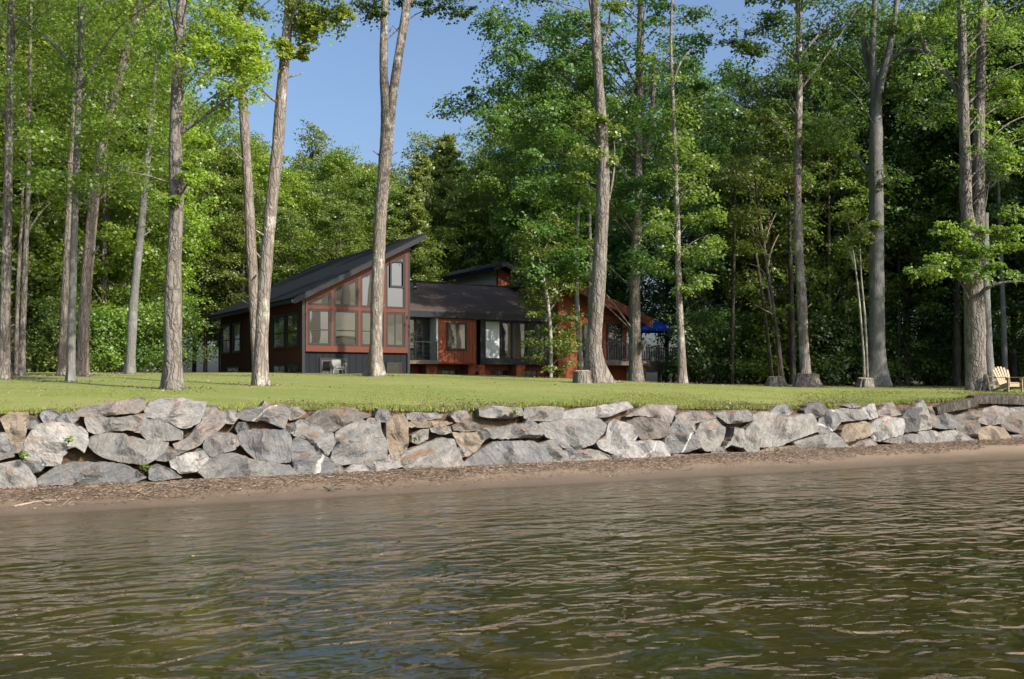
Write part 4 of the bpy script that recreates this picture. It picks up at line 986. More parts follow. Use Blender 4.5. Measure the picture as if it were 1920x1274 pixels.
def ftree(name, label, Y, path, bark, clumps=(), leaf=None, limbs=(), top=None, flare=.5, lsize=.13, seed=1, group="tall trees on the lawn", lean=0.0, npl=85, sides=14, spread=1.0, twigs=1.0):
    """one tree of the lawn. path: (px, py, width px) from the foot up, at distance Y"""
    rg = np.random.default_rng(seed)
    X0 = (path[0][0] - 960) / F_ * Y; g = ground(X0, Y)
    base = np.array([X0, Y, g])
    pts = [P(px, py, Y + lean * (path[0][1] - py) / F_ * Y) - base for px, py, w in path]; rad = [w * .90 * Y / F_ / 2 for px, py, w in path]
    pts[0][2] = -.15
    if top:                       # goes on above the picture
        dx, zt, rt = top; pts.append(pts[-1] * [1, 1, 0] + [dx, 0, zt]); rad.append(rt)
    root = empty(name, tuple(base), 0, label=label, cat="tree", group=group)
    paths = [(pts, rad)]; dead = []
    for lb in limbs:
        lp = [P(px, py, Y + dy) - base for px, py, dy, w in lb]; lr = [w * Y / F_ / 2 for px, py, dy, w in lb]
        paths.append((lp, lr))
    sp = np.array(pts)
    def stem_at(z):
        z = np.clip(z, .5, sp[-1][2]); return np.array([np.interp(z, sp[:, 2], sp[:, i]) for i in range(3)])
    Cs, Rs = [], []
    if path[0][2] > 15:           # broken stubs left on the stem
        for i in range(5):
            z = rg.uniform(2.2, max(3, min(9, sp[-1][2] * .8))); s = stem_at(z); th = rg.uniform(0, 6.283); L = rg.uniform(.25, .6); u = np.array([math.cos(th), math.sin(th), rg.uniform(.1, .7)])
            w0 = rg.uniform(.014, .035); paths.append(([s, s + u * L * .6, s + u * L + [0, 0, .05]], [w0 * 1.5, w0, w0 * .6]))
    for cl in clumps:
        px, py, rp, n = cl[:4]; dy = cl[4] if len(cl) > 4 else 0.0
        c = P(px, py, Y + dy) - base; r = rp * Y / F_
        for i in range(n):
            d = rg.normal(size=3) * [.55, .55, .42]; d = d / max(1, np.linalg.norm(d))
            Cs.append(c + d * r); Rs.append(r * rg.uniform(.55, .95) * spread)
        if r > .45 and rg.random() < twigs:
            s = stem_at(c[2] - .5 * np.linalg.norm((c - stem_at(c[2]))[:2]) - .3)
            mid = (s + c) / 2 + [0, 0, .12 * np.linalg.norm(c - s)]
            w0 = min(.034, max(.014, .009 * np.linalg.norm(c - s)))
            paths.append(([s, mid, c], [w0, w0 * .7, w0 * .35]))
            for i in range(3):
                e = Cs[-1 - i % n]; paths.append(([mid * .4 + c * .6, (mid * .3 + c * .3 + e * .4) + [0, 0, .05], e], [w0 * .4, w0 * .3, w0 * .15]))
    BASES.append((base[0], base[1], rad[0]))
    trunk_mesh(paths, sides, flare * 1.45, seed).build("trunk", bark, root, True, 50)
    if Cs:
        C, Nn = sprays(rg, np.array(Cs), np.array(Rs), int(npl * 1.45), flat=.28, droop=.3)
        leaf_mesh("crown", C, Nn, rg.uniform(.5, 1.25, len(C)) * lsize * .80, leaf, root, rg)
    return root
def crown_above(px, Y, z0, z1, R, n, rg):
    """clumps continuing a crown above the picture's upper edge"""
    out = []
    for i in range(n):
        z = rg.uniform(z0, z1); t = (z - z0) / (z1 - z0); rr_ = R * (1 - .6 * t * t) * math.sqrt(rg.uniform(.1, 1)); th = rg.uniform(0, 6.283)
        y = Y + rr_ * math.sin(th); x = (px - 960) / F_ * Y + rr_ * math.cos(th)
        out.append((960 + x / Y * F_, HOR - (z - 2) / Y * F_, R * .42 / Y * F_, 4, rr_ * math.sin(th)))
    return out
rg0 = np.random.default_rng(11)
A = crown_above
# left group
ftree("maple_tree", "tall grey trunk at the very left edge of the lawn", 27, [(8, 712, 22), (10, 600, 20), (14, 400, 18), (18, 200, 16), (22, 0, 14)], BARK_GREY,
      A(20, 27, 12.5, 21, 3.6, 14, rg0) + [(70, 60, 45, 4, 1), (20, 150, 45, 4, -.5), (60, 240, 40, 3, 1.2)], LEAF_MID, [((14, 230, 0, 6), (-30, 160, .5, 4), (-80, 120, 1, 2))], (.3, 20, .05), seed=21)
ftree("maple_tree", "slim trunk near the left edge, second one in from the frame", 31, [(40, 706, 13), (45, 560, 12), (53, 350, 9), (56, 150, 7)], BARK_GREY,
      [(60, 190, 55, 6), (40, 300, 45, 4), (90, 120, 50, 5, 1), (80, 380, 35, 3, .6)] , LEAF_MID, [((50, 440, 0, 4), (75, 400, .3, 3), (95, 380, .5, 1.5))], (.1, 15, .03), seed=22, flare=.25)
ftree("maple_tree", "thin brown stem at the left leaning away behind the slim trunk", 31.6, [(30, 706, 9), (33, 560, 8), (40, 420, 6), (44, 330, 4)], BARK_PINK,
      [(48, 330, 35, 4), (30, 400, 30, 3)], LEAF_BRIGHT, seed=23, flare=.2)
ftree("maple_tree", "pinkish trunk just left of the smooth blue grey pole like trunk", 31.5, [(116, 706, 18), (122, 560, 16), (130, 380, 13), (138, 200, 10), (142, 30, 8)], BARK_PINK,
      [(120, 180, 55, 5, 1), (90, 250, 50, 5, .8), (140, 90, 55, 5, 1)] + A(140, 31.5, 13, 19, 2.6, 6, rg0), LEAF_MID, (), (.2, 18, .04), seed=24, flare=.25)
ftree("maple_tree", "smooth blue grey pole like trunk in the shade, in front of the pink ones", 26, [(132, 716, 17), (136, 560, 15), (142, 350, 13), (148, 180, 12), (156, 0, 11)], BARK_SMOOTH,
      [(120, 130, 60, 6), (200, 170, 60, 6, .5), (170, 260, 60, 6, -.4), (90, 240, 50, 5, -.5), (230, 250, 55, 6, .3), (180, 60, 60, 6), (150, 330, 50, 5, -.3), (250, 310, 45, 5, .2), (80, 330, 45, 4)] + A(155, 26, 12, 19, 3.4, 12, rg0), LEAF_MID, (), (.1, 20, .04), seed=25, flare=.45)
ftree("maple_tree", "stout pinkish trunk right of the blue grey pole, curving right high up", 31.5, [(153, 706, 24), (160, 560, 23), (172, 420, 22), (185, 310, 20), (215, 180, 17), (245, 60, 14), (262, 0, 13)], BARK_PINK,
      [(260, 150, 60, 6), (300, 230, 60, 6, .6), (240, 300, 45, 5), (210, 80, 60, 6, -.8), (320, 90, 55, 5, 1), (300, 310, 40, 4)] + A(270, 31.5, 14, 21, 3.2, 9, rg0), LEAF_MID, [((232, 110, 0, 9), (248, 60, .3, 8), (280, 10, .4, 6), (310, -30, .5, 4)), ((200, 250, 0, 5), (235, 200, -.3, 4), (270, 160, -.5, 2))], (.9, 20, .05), seed=26, flare=.35)
ftree("maple_tree", "shaded grey trunk between the stout pink one and the thick sunlit one", 35, [(243, 702, 21), (250, 580, 18), (263, 440, 16), (273, 340, 14), (285, 200, 12), (300, 60, 9)], BARK_SMOOTH,
      [(300, 180, 55, 5, 1), (270, 260, 50, 5), (330, 280, 45, 5, .8), (250, 350, 40, 4), (330, 120, 45, 4)] + A(300, 35, 15, 21, 3, 8, rg0), LEAF_MID, (), (.3, 20, .04), seed=27, flare=.35)
ftree("maple_tree", "thick sunlit trunk with rough bark, nearest one on the lawn", 22.4, [(325, 731, 42), (324, 650, 35), (325, 520, 31), (331, 380, 28), (329, 250, 26), (336, 110, 24), (341, 0, 22)], BARK_DEEP,
      [(430, 95, 55, 12, .3), (400, 110, 45, 7, .2), (465, 150, 40, 8, -.4), (480, 80, 30, 5), (445, 50, 40, 6), (385, 80, 40, 6, -.3), (400, 40, 55, 6, .6), (490, 120, 26, 3), (370, 130, 40, 4, -.8), (372, 272, 22, 3, -.3), (356, 320, 16, 2, -.3), (312, 381, 10, 2, -.25), (330, 372, 12, 2, -.4), (300, 60, 45, 5, .6), (420, 180, 30, 3)] + A(345, 22.4, 12, 20, 3.6, 16, rg0), LEAF_BRIGHT,
      [((338, 250, 0, 9), (372, 226, -.1, 7), (420, 190, -.2, 5), (470, 155, -.3, 3), (500, 130, -.3, 1.5)), ((325, 345, 0, 4), (285, 332, -.1, 3), (240, 322, -.2, 1.5))], (.3, 20, .06), seed=28, flare=.35, lsize=.115)
# the pair left of the gable
ftree("maple_tree", "reddish grey slender trunk crossing behind the pale one left of the gable", 34, [(486, 704, 22), (480, 640, 21), (476, 560, 21), (471, 470, 21), (464, 330, 19), (456, 200, 18), (450, 90, 16), (452, 0, 14)], BARK_PINK,
      [(478, 30, 30, 4), (440, 60, 40, 5, 1), (400, 130, 45, 5, 1), (425, 10, 40, 4)] + A(455, 34, 15.5, 23, 3, 9, rg0), LEAF_MID, [((455, 180, 0, 5), (430, 155, .2, 4), (400, 145, .4, 2))], (.1, 22, .05), seed=29, flare=.3, lsize=.15)
ftree("maple_tree", "pale flaking trunk leaning right, standing before the low dark roof", 25.3, [(487, 724, 31), (490, 650, 28), (497, 520, 26), (507, 400, 25), (520, 280, 24), (530, 150, 21), (538, 60, 19), (543, 0, 18)], BARK_PALE,
      [(590, 20, 42, 12, .2), (600, 0, 45, 8), (630, 25, 22, 4), (545, 80, 24, 6, -.4), (575, 65, 26, 5), (572, 88, 18, 3), (562, 45, 30, 4, .4), (610, 45, 22, 3), (535, 105, 15, 2, -.5), (565, 100, 14, 2)] + A(560, 25.3, 13.6, 21, 3.4, 20, rg0), LEAF_BRIGHT,
      [((541, 145, 0, 4), (560, 140, .1, 2.5), (570, 137, .2, 1)), ((535, 70, 0, 7), (565, 35, .2, 5), (590, 15, .3, 3))], (.3, 19, .05), seed=30, flare=.4, lsize=.12)
ftree("forked_maple_tree", "tall forked trunk standing in front of the glazed gable", 36.5, [(704, 707, 30), (705, 640, 25), (708, 540, 26), (714, 400, 26), (724, 280, 27), (727, 220, 29), (720, 150, 17), (720, 60, 16), (722, 0, 15)], BARK_PALE,
      [(692, 8, 24, 4), (715, 30, 14, 2, -.4), (850, 6, 30, 5, .3), (870, 18, 16, 3), (795, 8, 18, 3), (765, 2, 18, 3, .5), (700, -20, 40, 5)] + [(px, py - 60, r, n, d) for px, py, r, n, d in A(755, 36.5, 20.5, 28, 4.8, 34, rg0)], LEAF_DARK,
      [((730, 235, -.05, 18), (738, 170, -.05, 17), (748, 100, 0, 17), (758, 40, .05, 16), (766, -20, .1, 14), (776, -160, .3, 8)), ((730, 60, 0, 3), (736, 48, 0, 2), (746, 60, .1, 1)), ((762, 10, 0, 6), (800, -10, .2, 4), (850, 0, .3, 2))], (-.3, 25, .05), seed=31, flare=.75, lsize=.15)
# middle
ftree("oak_tree", "thick pale trunk with swollen foot in front of the red right wing", 33, [(1118, 712, 42), (1113, 660, 33), (1117, 600, 31), (1124, 500, 29), (1129, 400, 27), (1131, 300, 25), (1124, 180, 21), (1118, 80, 19), (1116, 0, 18)], BARK_DEEP,
      [(1105, 235, 26, 4, -.3), (1095, 280, 26, 4, -.4), (1150, 240, 20, 3), (1148, 290, 16, 2), (1090, 320, 22, 3), (1128, 215, 14, 2, -.4), (1150, 15, 20, 3), (1110, 60, 18, 2, .5)] + A(1120, 33, 14.5, 23, 3.2, 12, rg0), LEAF_OLIVE,
      [((1142, 375, 0, 4), (1150, 330, 0, 3.5), (1152, 280, .1, 3), (1149, 250, .1, 1.5)), ((1130, 85, 0, 5), (1140, 60, 0, 4), (1143, 25, .1, 2.5)), ((1112, 30, 0, 8), (1106, 0, 0, 6), (1098, -60, 0, 4))], (.2, 22, .05), seed=32, flare=.75, lsize=.14)
big = []
for py, x0, x1 in ((45, 930, 1130), (95, 935, 1130), (145, 915, 1130), (190, 880, 1120), (235, 890, 1120), (285, 965, 1150), (340, 985, 1150), (-40, 930, 1340), (20, 935, 1340), (70, 945, 1330), (120, 935, 1360), (170, 905, 1350), (210, 885, 1360), (255, 940, 1350), (310, 1000, 1350), (365, 985, 1330), (420, 970, 1330), (470, 965, 1320), (520, 980, 1080), (500, 1190, 1320)):
    for px in np.arange(x0, x1, 46):
        if rg0.random() < .93: big.append((px + rg0.normal() * 10, py + rg0.normal() * 10 + 12 * math.sin(px * .05), rg0.uniform(24, 40), 4, rg0.normal() * 1.7))
ftree("spreading_maple_tree", "large dark spreading tree rising over the right wing of the house", 43, [(1193, 709, 27), (1190, 620, 24), (1190, 540, 22), (1194, 400, 20), (1197, 250, 18), (1200, 100, 15), (1202, 0, 13)], BARK_GREY,
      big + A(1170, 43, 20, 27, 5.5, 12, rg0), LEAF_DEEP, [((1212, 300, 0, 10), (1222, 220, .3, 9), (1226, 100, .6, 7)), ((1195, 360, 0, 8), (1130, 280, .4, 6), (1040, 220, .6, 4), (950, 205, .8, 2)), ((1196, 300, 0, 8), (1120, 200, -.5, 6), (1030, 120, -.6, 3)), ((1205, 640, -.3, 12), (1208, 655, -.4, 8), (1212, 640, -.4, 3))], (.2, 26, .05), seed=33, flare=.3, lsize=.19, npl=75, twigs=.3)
ftree("maple_tree", "slender pale trunk in front of the deck, just right of the umbrella", 38, [(1281, 717, 19), (1277, 640, 15), (1273, 550, 13), (1270, 420, 11), (1266, 300, 9), (1262, 200, 8), (1258, 80, 6)], BARK_PALE,
      [(1290, 540, 28, 4), (1250, 500, 30, 4, .4), (1300, 470, 35, 5), (1310, 410, 35, 5, .6), (1240, 420, 35, 4, -.5), (1300, 350, 35, 5), (1250, 340, 35, 4), (1310, 290, 38, 5, .5), (1280, 250, 38, 5), (1320, 520, 26, 4, .3), (1290, 190, 38, 4), (1330, 440, 25, 3, .4), (1250, 120, 40, 4)], LEAF_OLIVE, [((1262, 160, 0, 5), (1280, 110, .2, 4), (1300, 90, .2, 2))], (.1, 16.5, .03), seed=34, flare=.25, lsize=.16)
ftree("birch_tree", "thin white birch leaning left, with low hanging leaves over the windows", 40, [(1033, 709, 8), (1033, 640, 7.5), (1030, 590, 7), (1024, 545, 6.5), (1018, 515, 6), (1012, 488, 5)], BARK_BIRCH,
      [(1045, 565, 30, 5, .2), (1000, 455, 34, 5), (1010, 430, 36, 5), (1050, 430, 34, 5, .6), (990, 530, 30, 5, .6), (1060, 540, 28, 5, .5), (1065, 640, 22, 5, .3), (1030, 650, 30, 5, .6), (1030, 620, 30, 5, .5), (1000, 575, 20, 4, .8), (1020, 600, 24, 4, .4), (1060, 600, 26, 4), (1050, 640, 30, 5, -.2), (1000, 640, 20, 3, .3), (1060, 670, 24, 4), (1005, 665, 18, 3, .4), (1010, 560, 22, 3, .3), (1030, 530, 26, 4), (985, 620, 12, 2, .4), (1040, 690, 18, 3, .2), (1000, 590, 18, 3, .5), (1000, 480, 30, 4), (1040, 470, 30, 4)], LEAF_OLIVE, (), None, seed=35, flare=.1, lsize=.15, npl=60, group="slender trees beside the house", sides=10)
ftree("maple_tree", "smooth grey sapling trunk, left one of two beside the thick pale trunk", 41, [(1089, 700, 13), (1087, 650, 12), (1083, 600, 11), (1081, 540, 9), (1082, 450, 8), (1085, 380, 6)], BARK_SMOOTH,
      [(1080, 520, 24, 4), (1060, 490, 30, 4, .4), (1095, 470, 28, 4), (1075, 430, 35, 5), (1050, 400, 35, 4, .5), (1090, 370, 32, 4)], LEAF_MID, (), None, seed=36, flare=.2, lsize=.17, group="slender trees beside the house")
ftree("maple_tree", "smooth grey sapling trunk, right one of two touching the thick pale trunk", 42, [(1112, 700, 11), (1109, 640, 10), (1106, 570, 10), (1107, 500, 8), (1105, 400, 7), (1103, 320, 5)], BARK_SMOOTH,
      [(1100, 440, 30, 4), (1120, 380, 30, 4, .5), (1090, 350, 35, 5), (1110, 310, 30, 4)], LEAF_MID, (), None, seed=37, flare=.2, lsize=.17, group="slender trees beside the house")
# right group
def mass(rows, r0, r1, n, sd):
    out = []
    for py, x0, x1, st in rows:
        for px in np.arange(x0, x1, st):
            if rg0.random() < .92: out.append((px + rg0.normal() * 12, py + rg0.normal() * 12, rg0.uniform(r0, r1), n, rg0.normal() * sd))
    return out
ftree("maple_tree", "slim straight sunlit trunk rising behind the split brown stump", 39.5, [(1512, 724, 22), (1508, 660, 21), (1503, 560, 20), (1497, 450, 18), (1495, 330, 16), (1498, 200, 14), (1498, 80, 12), (1496, 0, 11)], BARK_PALE,
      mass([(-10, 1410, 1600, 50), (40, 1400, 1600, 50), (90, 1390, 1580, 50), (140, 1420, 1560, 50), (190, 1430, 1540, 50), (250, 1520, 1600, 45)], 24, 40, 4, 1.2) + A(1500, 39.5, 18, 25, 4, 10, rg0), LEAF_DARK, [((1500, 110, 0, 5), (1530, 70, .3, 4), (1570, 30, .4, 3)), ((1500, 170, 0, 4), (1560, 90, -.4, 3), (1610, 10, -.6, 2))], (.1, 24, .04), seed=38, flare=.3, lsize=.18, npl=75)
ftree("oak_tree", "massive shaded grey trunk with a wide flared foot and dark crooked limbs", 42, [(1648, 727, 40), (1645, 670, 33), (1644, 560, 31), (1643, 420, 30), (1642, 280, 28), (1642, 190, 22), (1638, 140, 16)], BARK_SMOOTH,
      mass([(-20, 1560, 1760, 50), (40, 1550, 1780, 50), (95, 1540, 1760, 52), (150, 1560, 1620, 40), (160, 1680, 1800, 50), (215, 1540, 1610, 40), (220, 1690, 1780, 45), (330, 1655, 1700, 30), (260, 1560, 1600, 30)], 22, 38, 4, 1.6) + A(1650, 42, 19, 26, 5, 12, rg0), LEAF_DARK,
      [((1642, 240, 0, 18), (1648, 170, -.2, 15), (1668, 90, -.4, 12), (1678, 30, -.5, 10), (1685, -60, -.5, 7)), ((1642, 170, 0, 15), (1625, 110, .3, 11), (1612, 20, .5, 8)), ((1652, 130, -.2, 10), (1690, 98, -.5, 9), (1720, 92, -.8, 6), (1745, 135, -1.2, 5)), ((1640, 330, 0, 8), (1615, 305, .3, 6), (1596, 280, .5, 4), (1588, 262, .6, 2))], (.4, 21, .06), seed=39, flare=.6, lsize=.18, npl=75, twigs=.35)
ftree("oak_tree", "huge double trunked tree beside the wooden chairs, with a low bright bough", 35, [(1832, 734, 43), (1829, 680, 40), (1828, 600, 40), (1824, 520, 38), (1820, 450, 34), (1813, 400, 24), (1810, 300, 22), (1806, 180, 20), (1804, 60, 17), (1802, 0, 15)], BARK_DEEP,
      mass([(-10, 1770, 2000, 52), (45, 1740, 2000, 55), (100, 1760, 2000, 55), (150, 1800, 2000, 52), (200, 1830, 2000, 50), (250, 1860, 2000, 50), (300, 1880, 2000, 48)], 26, 42, 4, 1.4)
      + [(1725, 512, 22, 5, -1.6), (1760, 495, 26, 6, -1.5), (1800, 480, 28, 6, -1.2), (1770, 425, 20, 5, -1.2), (1800, 440, 24, 5, -.9), (1850, 470, 30, 6, -1.2), (1880, 425, 26, 5, -1), (1905, 400, 22, 4, -1), (1850, 500, 24, 5, -1.2), (1900, 460, 26, 5, -.8), (1830, 420, 18, 3, -1), (1905, 520, 18, 4, -.6), (1815, 500, 20, 4, -1.4)]
      + A(1830, 35, 17, 25, 4.6, 14, rg0), LEAF_MID,
      [((1832, 460, .1, 24), (1834, 380, .2, 23), (1835, 270, .3, 22), (1838, 150, .4, 18), (1842, 20, .5, 14), (1845, -150, .6, 9)), ((1832, 560, -.2, 9), (1850, 540, -.6, 7), (1880, 530, -.8, 5), (1915, 528, -1, 3)), ((1812, 200, 0, 11), (1780, 150, .3, 10), (1735, 90, .6, 8), (1712, 30, .8, 6)), ((1822, 500, -.2, 6), (1790, 490, -.9, 4), (1735, 505, -1.5, 2)), ((1826, 440, -.2, 6), (1870, 425, -.8, 4), (1900, 405, -1, 2))], (0, 24, .06), seed=40, flare=.3, lsize=.15, npl=80)
ftree("maple_tree", "trunk half hidden right behind the huge double trunked tree", 37.5, [(1856, 731, 24), (1852, 660, 20), (1848, 560, 18), (1846, 400, 15)], BARK_SMOOTH, [(1850, 330, 30, 3), (1870, 280, 35, 4)], LEAF_DARK, (), None, seed=41, flare=.3, lsize=.18)
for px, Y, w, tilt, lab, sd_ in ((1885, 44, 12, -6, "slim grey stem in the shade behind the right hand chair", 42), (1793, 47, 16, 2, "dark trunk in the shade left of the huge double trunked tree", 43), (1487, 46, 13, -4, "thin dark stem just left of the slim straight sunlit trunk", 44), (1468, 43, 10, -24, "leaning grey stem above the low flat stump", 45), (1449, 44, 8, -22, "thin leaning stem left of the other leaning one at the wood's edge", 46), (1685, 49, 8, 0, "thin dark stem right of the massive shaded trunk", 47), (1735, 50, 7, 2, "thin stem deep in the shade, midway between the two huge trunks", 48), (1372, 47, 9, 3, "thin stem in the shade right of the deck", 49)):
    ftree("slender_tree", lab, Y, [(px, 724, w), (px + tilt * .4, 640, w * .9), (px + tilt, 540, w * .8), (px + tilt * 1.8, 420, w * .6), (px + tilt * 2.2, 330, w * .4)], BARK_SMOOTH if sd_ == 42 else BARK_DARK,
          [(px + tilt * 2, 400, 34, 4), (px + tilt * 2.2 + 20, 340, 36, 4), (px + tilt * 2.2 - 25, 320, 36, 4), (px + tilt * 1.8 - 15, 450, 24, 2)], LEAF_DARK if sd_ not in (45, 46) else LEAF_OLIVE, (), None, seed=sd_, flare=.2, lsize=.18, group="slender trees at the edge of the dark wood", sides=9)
ftree("birch_tree", "pair of thin white stems beside the massive shaded trunk, left one", 41.5, [(1621, 722, 6), (1619, 660, 5), (1614, 600, 4.5), (1606, 520, 4), (1596, 450, 3), (1588, 410, 2)], BARK_BIRCH, [(1600, 440, 22, 3), (1590, 400, 24, 3)], LEAF_OLIVE, [((1605, 510, 0, 3), (1592, 470, .2, 2), (1582, 455, .2, 1))], None, seed=50, flare=.1, lsize=.15, group="slender trees at the edge of the dark wood", sides=8)
ftree("birch_tree", "pair of thin white stems beside the massive shaded trunk, right one", 41.7, [(1627, 722, 6), (1625, 660, 5), (1622, 600, 4.5), (1615, 520, 3.5), (1612, 460, 2)], BARK_BIRCH, [(1612, 440, 22, 3), (1625, 410, 20, 2)], LEAF_OLIVE, (), None, seed=51, flare=.1, lsize=.15, group="slender trees at the edge of the dark wood", sides=8)
ftree("dead_sapling", "bare pale branching sapling standing before the dark wood", 43, [(1463, 722, 5), (1455, 620, 5), (1444, 560, 5), (1438, 500, 5), (1432, 450, 4), (1424, 400, 3), (1420, 370, 2)], WOOD_DEAD, [(1400, 540, 16, 2), (1470, 580, 14, 2), (1410, 470, 16, 2)], LEAF_OLIVE,
      [((1440, 500, 0, 3), (1446, 470, .1, 2.5), (1460, 440, .2, 1.5)), ((1436, 480, 0, 3), (1420, 450, -.2, 2), (1400, 430, -.3, 1)), ((1434, 460, 0, 3), (1442, 430, .2, 2), (1455, 400, .3, 1)), ((1450, 590, 0, 3), (1430, 580, -.2, 2), (1412, 570, -.3, 1)), ((1440, 520, 0, 3), (1420, 500, .2, 2), (1405, 495, .3, 1))], None, seed=52, flare=.1, lsize=.14, group="slender trees at the edge of the dark wood", sides=8)

# ---------------------------------------------------------------- the wood behind
def proto(name, H, h0, R, nsp, npl, lsize, leaf, bark, seed, shape=.6, flat=.22, lean=0, tw=.16):
    rg = np.random.default_rng(seed); root = empty(name, (0, 0, 0))
    lx, ly = rg.normal(size=2) * .03 * H
    stem = [np.array([lx * t ** 2, ly * t ** 2, H * t - .2]) for t in (0, .2, .45, .7, .97)]
    paths = [(stem, [tw, tw * .85, tw * .65, tw * .4, .03])]
    z = h0 + (H - h0) * rg.random(nsp) ** .85; t = (z - h0) / (H - h0)
    prof = np.where(t < shape, .55 + .45 * t / shape, np.sqrt(np.clip(1 - ((t - shape) / (1 - shape)) ** 2, 0, 1)))
    th = rg.uniform(0, 2 * np.pi, nsp); bump_ = 1 + .22 * np.sin(3 * th + z * .7) + .15 * np.sin(5 * th - z * 1.3)
    rr_ = R * prof * bump_ * np.sqrt(rg.uniform(.2, 1, nsp))
    sx = lx * (z / H) ** 2; sy = ly * (z / H) ** 2
    C = np.stack([sx + rr_ * np.cos(th), sy + rr_ * np.sin(th), z + rg.normal(size=nsp) * .3], -1)
    Rs = R * rg.uniform(.20, .36, nsp)
    for i in rg.choice(nsp, min(nsp, 46), replace=False):
        zb = max(1.0, C[i][2] - .55 * rr_[i] - .4); s = np.array([lx * (zb / H) ** 2, ly * (zb / H) ** 2, zb]); w = tw * .26 * (1.1 - zb / H) + .012
        paths.append(([s, (s + C[i]) / 2 + [0, 0, .1 * rr_[i]], C[i]], [w, w * .7, w * .3]))
    trunk_mesh(paths, 9, .3, seed, .7).build("trunk", bark, root, True, 50)
    LC, LN = sprays(rg, C, Rs, int(npl * 1.6), flat=flat, droop=.3, tilt=.35, nrm=.65)
    leaf_mesh("crown", LC, LN, rg.uniform(.5, 1.25, len(LC)) * lsize * .72, leaf, root, rg)
    return root
def pine(name, H, h0, R, seed):
    rg = np.random.default_rng(seed); root = empty(name, (0, 0, 0))
    paths = [([np.array([0, 0, -.2]), np.array([.1, 0, H * .5]), np.array([.05, .1, H])], [.17, .11, .02])]
    C, Nn = [], []
    z = h0
    while z < H - .3:
        k = rg.integers(4, 7); t = (z - h0) / (H - h0)
        for j in range(k):
            th = rg.uniform(0, 6.283); L = R * (1 - t) ** .75 * rg.uniform(.6, 1.1) + .25; up = .12 + .55 * t
            s = np.array([0, 0, z]); e = np.array([math.cos(th) * L, math.sin(th) * L, z + L * up + .15 * L])
            mid = (s + e) / 2 + [0, 0, -.06 * L]; paths.append(([s, mid, e], [.022 * (1.1 - t), .015 * (1.1 - t), .005]))
            n = int(90 + 240 * L / R); u = rg.uniform(.25, 1.05, n)
            c = s * ((1 - u) ** 2)[:, None] + 2 * mid * (u * (1 - u))[:, None] + e * (u ** 2)[:, None]
            c = c + rg.normal(size=(n, 3)) * [.22, .22, .12] * (.5 + .6 * L / R)
            C.append(c); Nn.append(rg.normal(size=(n, 3)) + [0, 0, .8])
        z += rg.uniform(.45, .75)
    trunk_mesh(paths, 8, .2, seed, .8).build("trunk", BARK_DARK, root, True, 50)
    C = np.concatenate(C); Nn = np.concatenate(Nn)
    leaf_mesh("crown", C, Nn, rg.uniform(.16, .36, len(C)), LEAF_PINE, root, rg, .05, .24)
    return root
def shrub(name, H, R, seed, leaf, n=34, npl=110, lsize=.17):
    rg = np.random.default_rng(seed); root = empty(name, (0, 0, 0)); paths = []
    z = H * rg.random(n) ** .8; th = rg.uniform(0, 6.283, n); r = R * np.sqrt(rg.random(n)) * (1 - .5 * (z / H) ** 2)
    C = np.stack([r * np.cos(th), r * np.sin(th), z + .15], -1)
    for i in range(0, n, 3): paths.append(([np.array([C[i][0] * .15, C[i][1] * .15, -.1]), C[i] * .55 + [0, 0, .1], C[i]], [.03, .02, .008]))
    trunk_mesh(paths, 6, 0, seed, .5).build("stem", BARK_DARK, root, True, 50)
    LC, LN = sprays(rg, C, R * rg.uniform(.28, .5, n), int(npl * 1.5), flat=.35, droop=.3, tilt=.35, nrm=.7)
    leaf_mesh("foliage", LC, LN, rg.uniform(.5, 1.25, len(LC)) * lsize * .75, leaf, root, rg)
    return root
used = set()
def place(root, X, Y, s, rz, label, group, cat, sz=None):
    if root.name in used:
        o = root.copy(); COL.objects.link(o)
        for ch in root.children:
            c = ch.copy(); COL.objects.link(c); c.parent = o
            if c.name.startswith("crown") or c.name.startswith("foliage"): pass
    else:
        used.add(root.name); o = root
    a, q = aq(X, Y); z = float(ground_aw(np.clip(a, -60, 70), np.clip(q - qb(a), .7, 40)))
    o.location = (X, Y, z + (.0)); o.rotation_euler = (0, 0, rz); o.scale = (s, s, sz or s)
    return tag(o, label, cat, group)
D1 = proto("broadleaf_tree", 18, 2.8, 3.3, 190, 95, .25, LEAF_MID, BARK_GREY, 101)
D2 = proto("broadleaf_tree", 20, 2.5, 3.7, 200, 95, .25, LEAF_OLIVE, BARK_SMOOTH, 102, .5)
D3 = proto("maple_tree", 17, 2.4, 3.2, 190, 95, .24, LEAF_BRIGHT, BARK_GREY, 103, .55)
D4 = proto("broadleaf_tree", 21, 2.2, 3.9, 200, 95, .26, LEAF_DARK, BARK_DARK, 104, .55)
D5 = proto("broadleaf_tree", 19, 4.5, 3.8, 180, 90, .26, LEAF_DARK, BARK_GREY, 105, .5)
D6 = proto("broadleaf_tree", 14, 1.0, 2.8, 150, 95, .23, LEAF_OLIVE, BARK_PINK, 106, .5)
D7 = proto("broadleaf_tree", 20, 5.5, 3.6, 150, 95, .25, LEAF_MID, BARK_GREY, 109, .6)
PN = pine("pine_tree", 19, 2.5, 3.0, 107); PN2 = pine("pine_tree", 17, 2.0, 2.6, 108)
S1 = shrub("shrub", 2.6, 1.7, 111, LEAF_MID); S2 = shrub("shrub", 4.0, 1.9, 112, LEAF_MID, 40); S3 = shrub("shrub", 3.0, 2.0, 113, LEAF_DARK)
r = np.random.default_rng(77)
def spot(px, Y): return (px - 960) / F_ * Y, Y
def ft(px, Y, p, s, zone):
    X, Y = spot(px, Y)
    lab, grp = ZONES[zone]
    place(p, X, Y, s * r.uniform(.94, 1.06), r.uniform(0, 6.28), lab, grp, "tree")
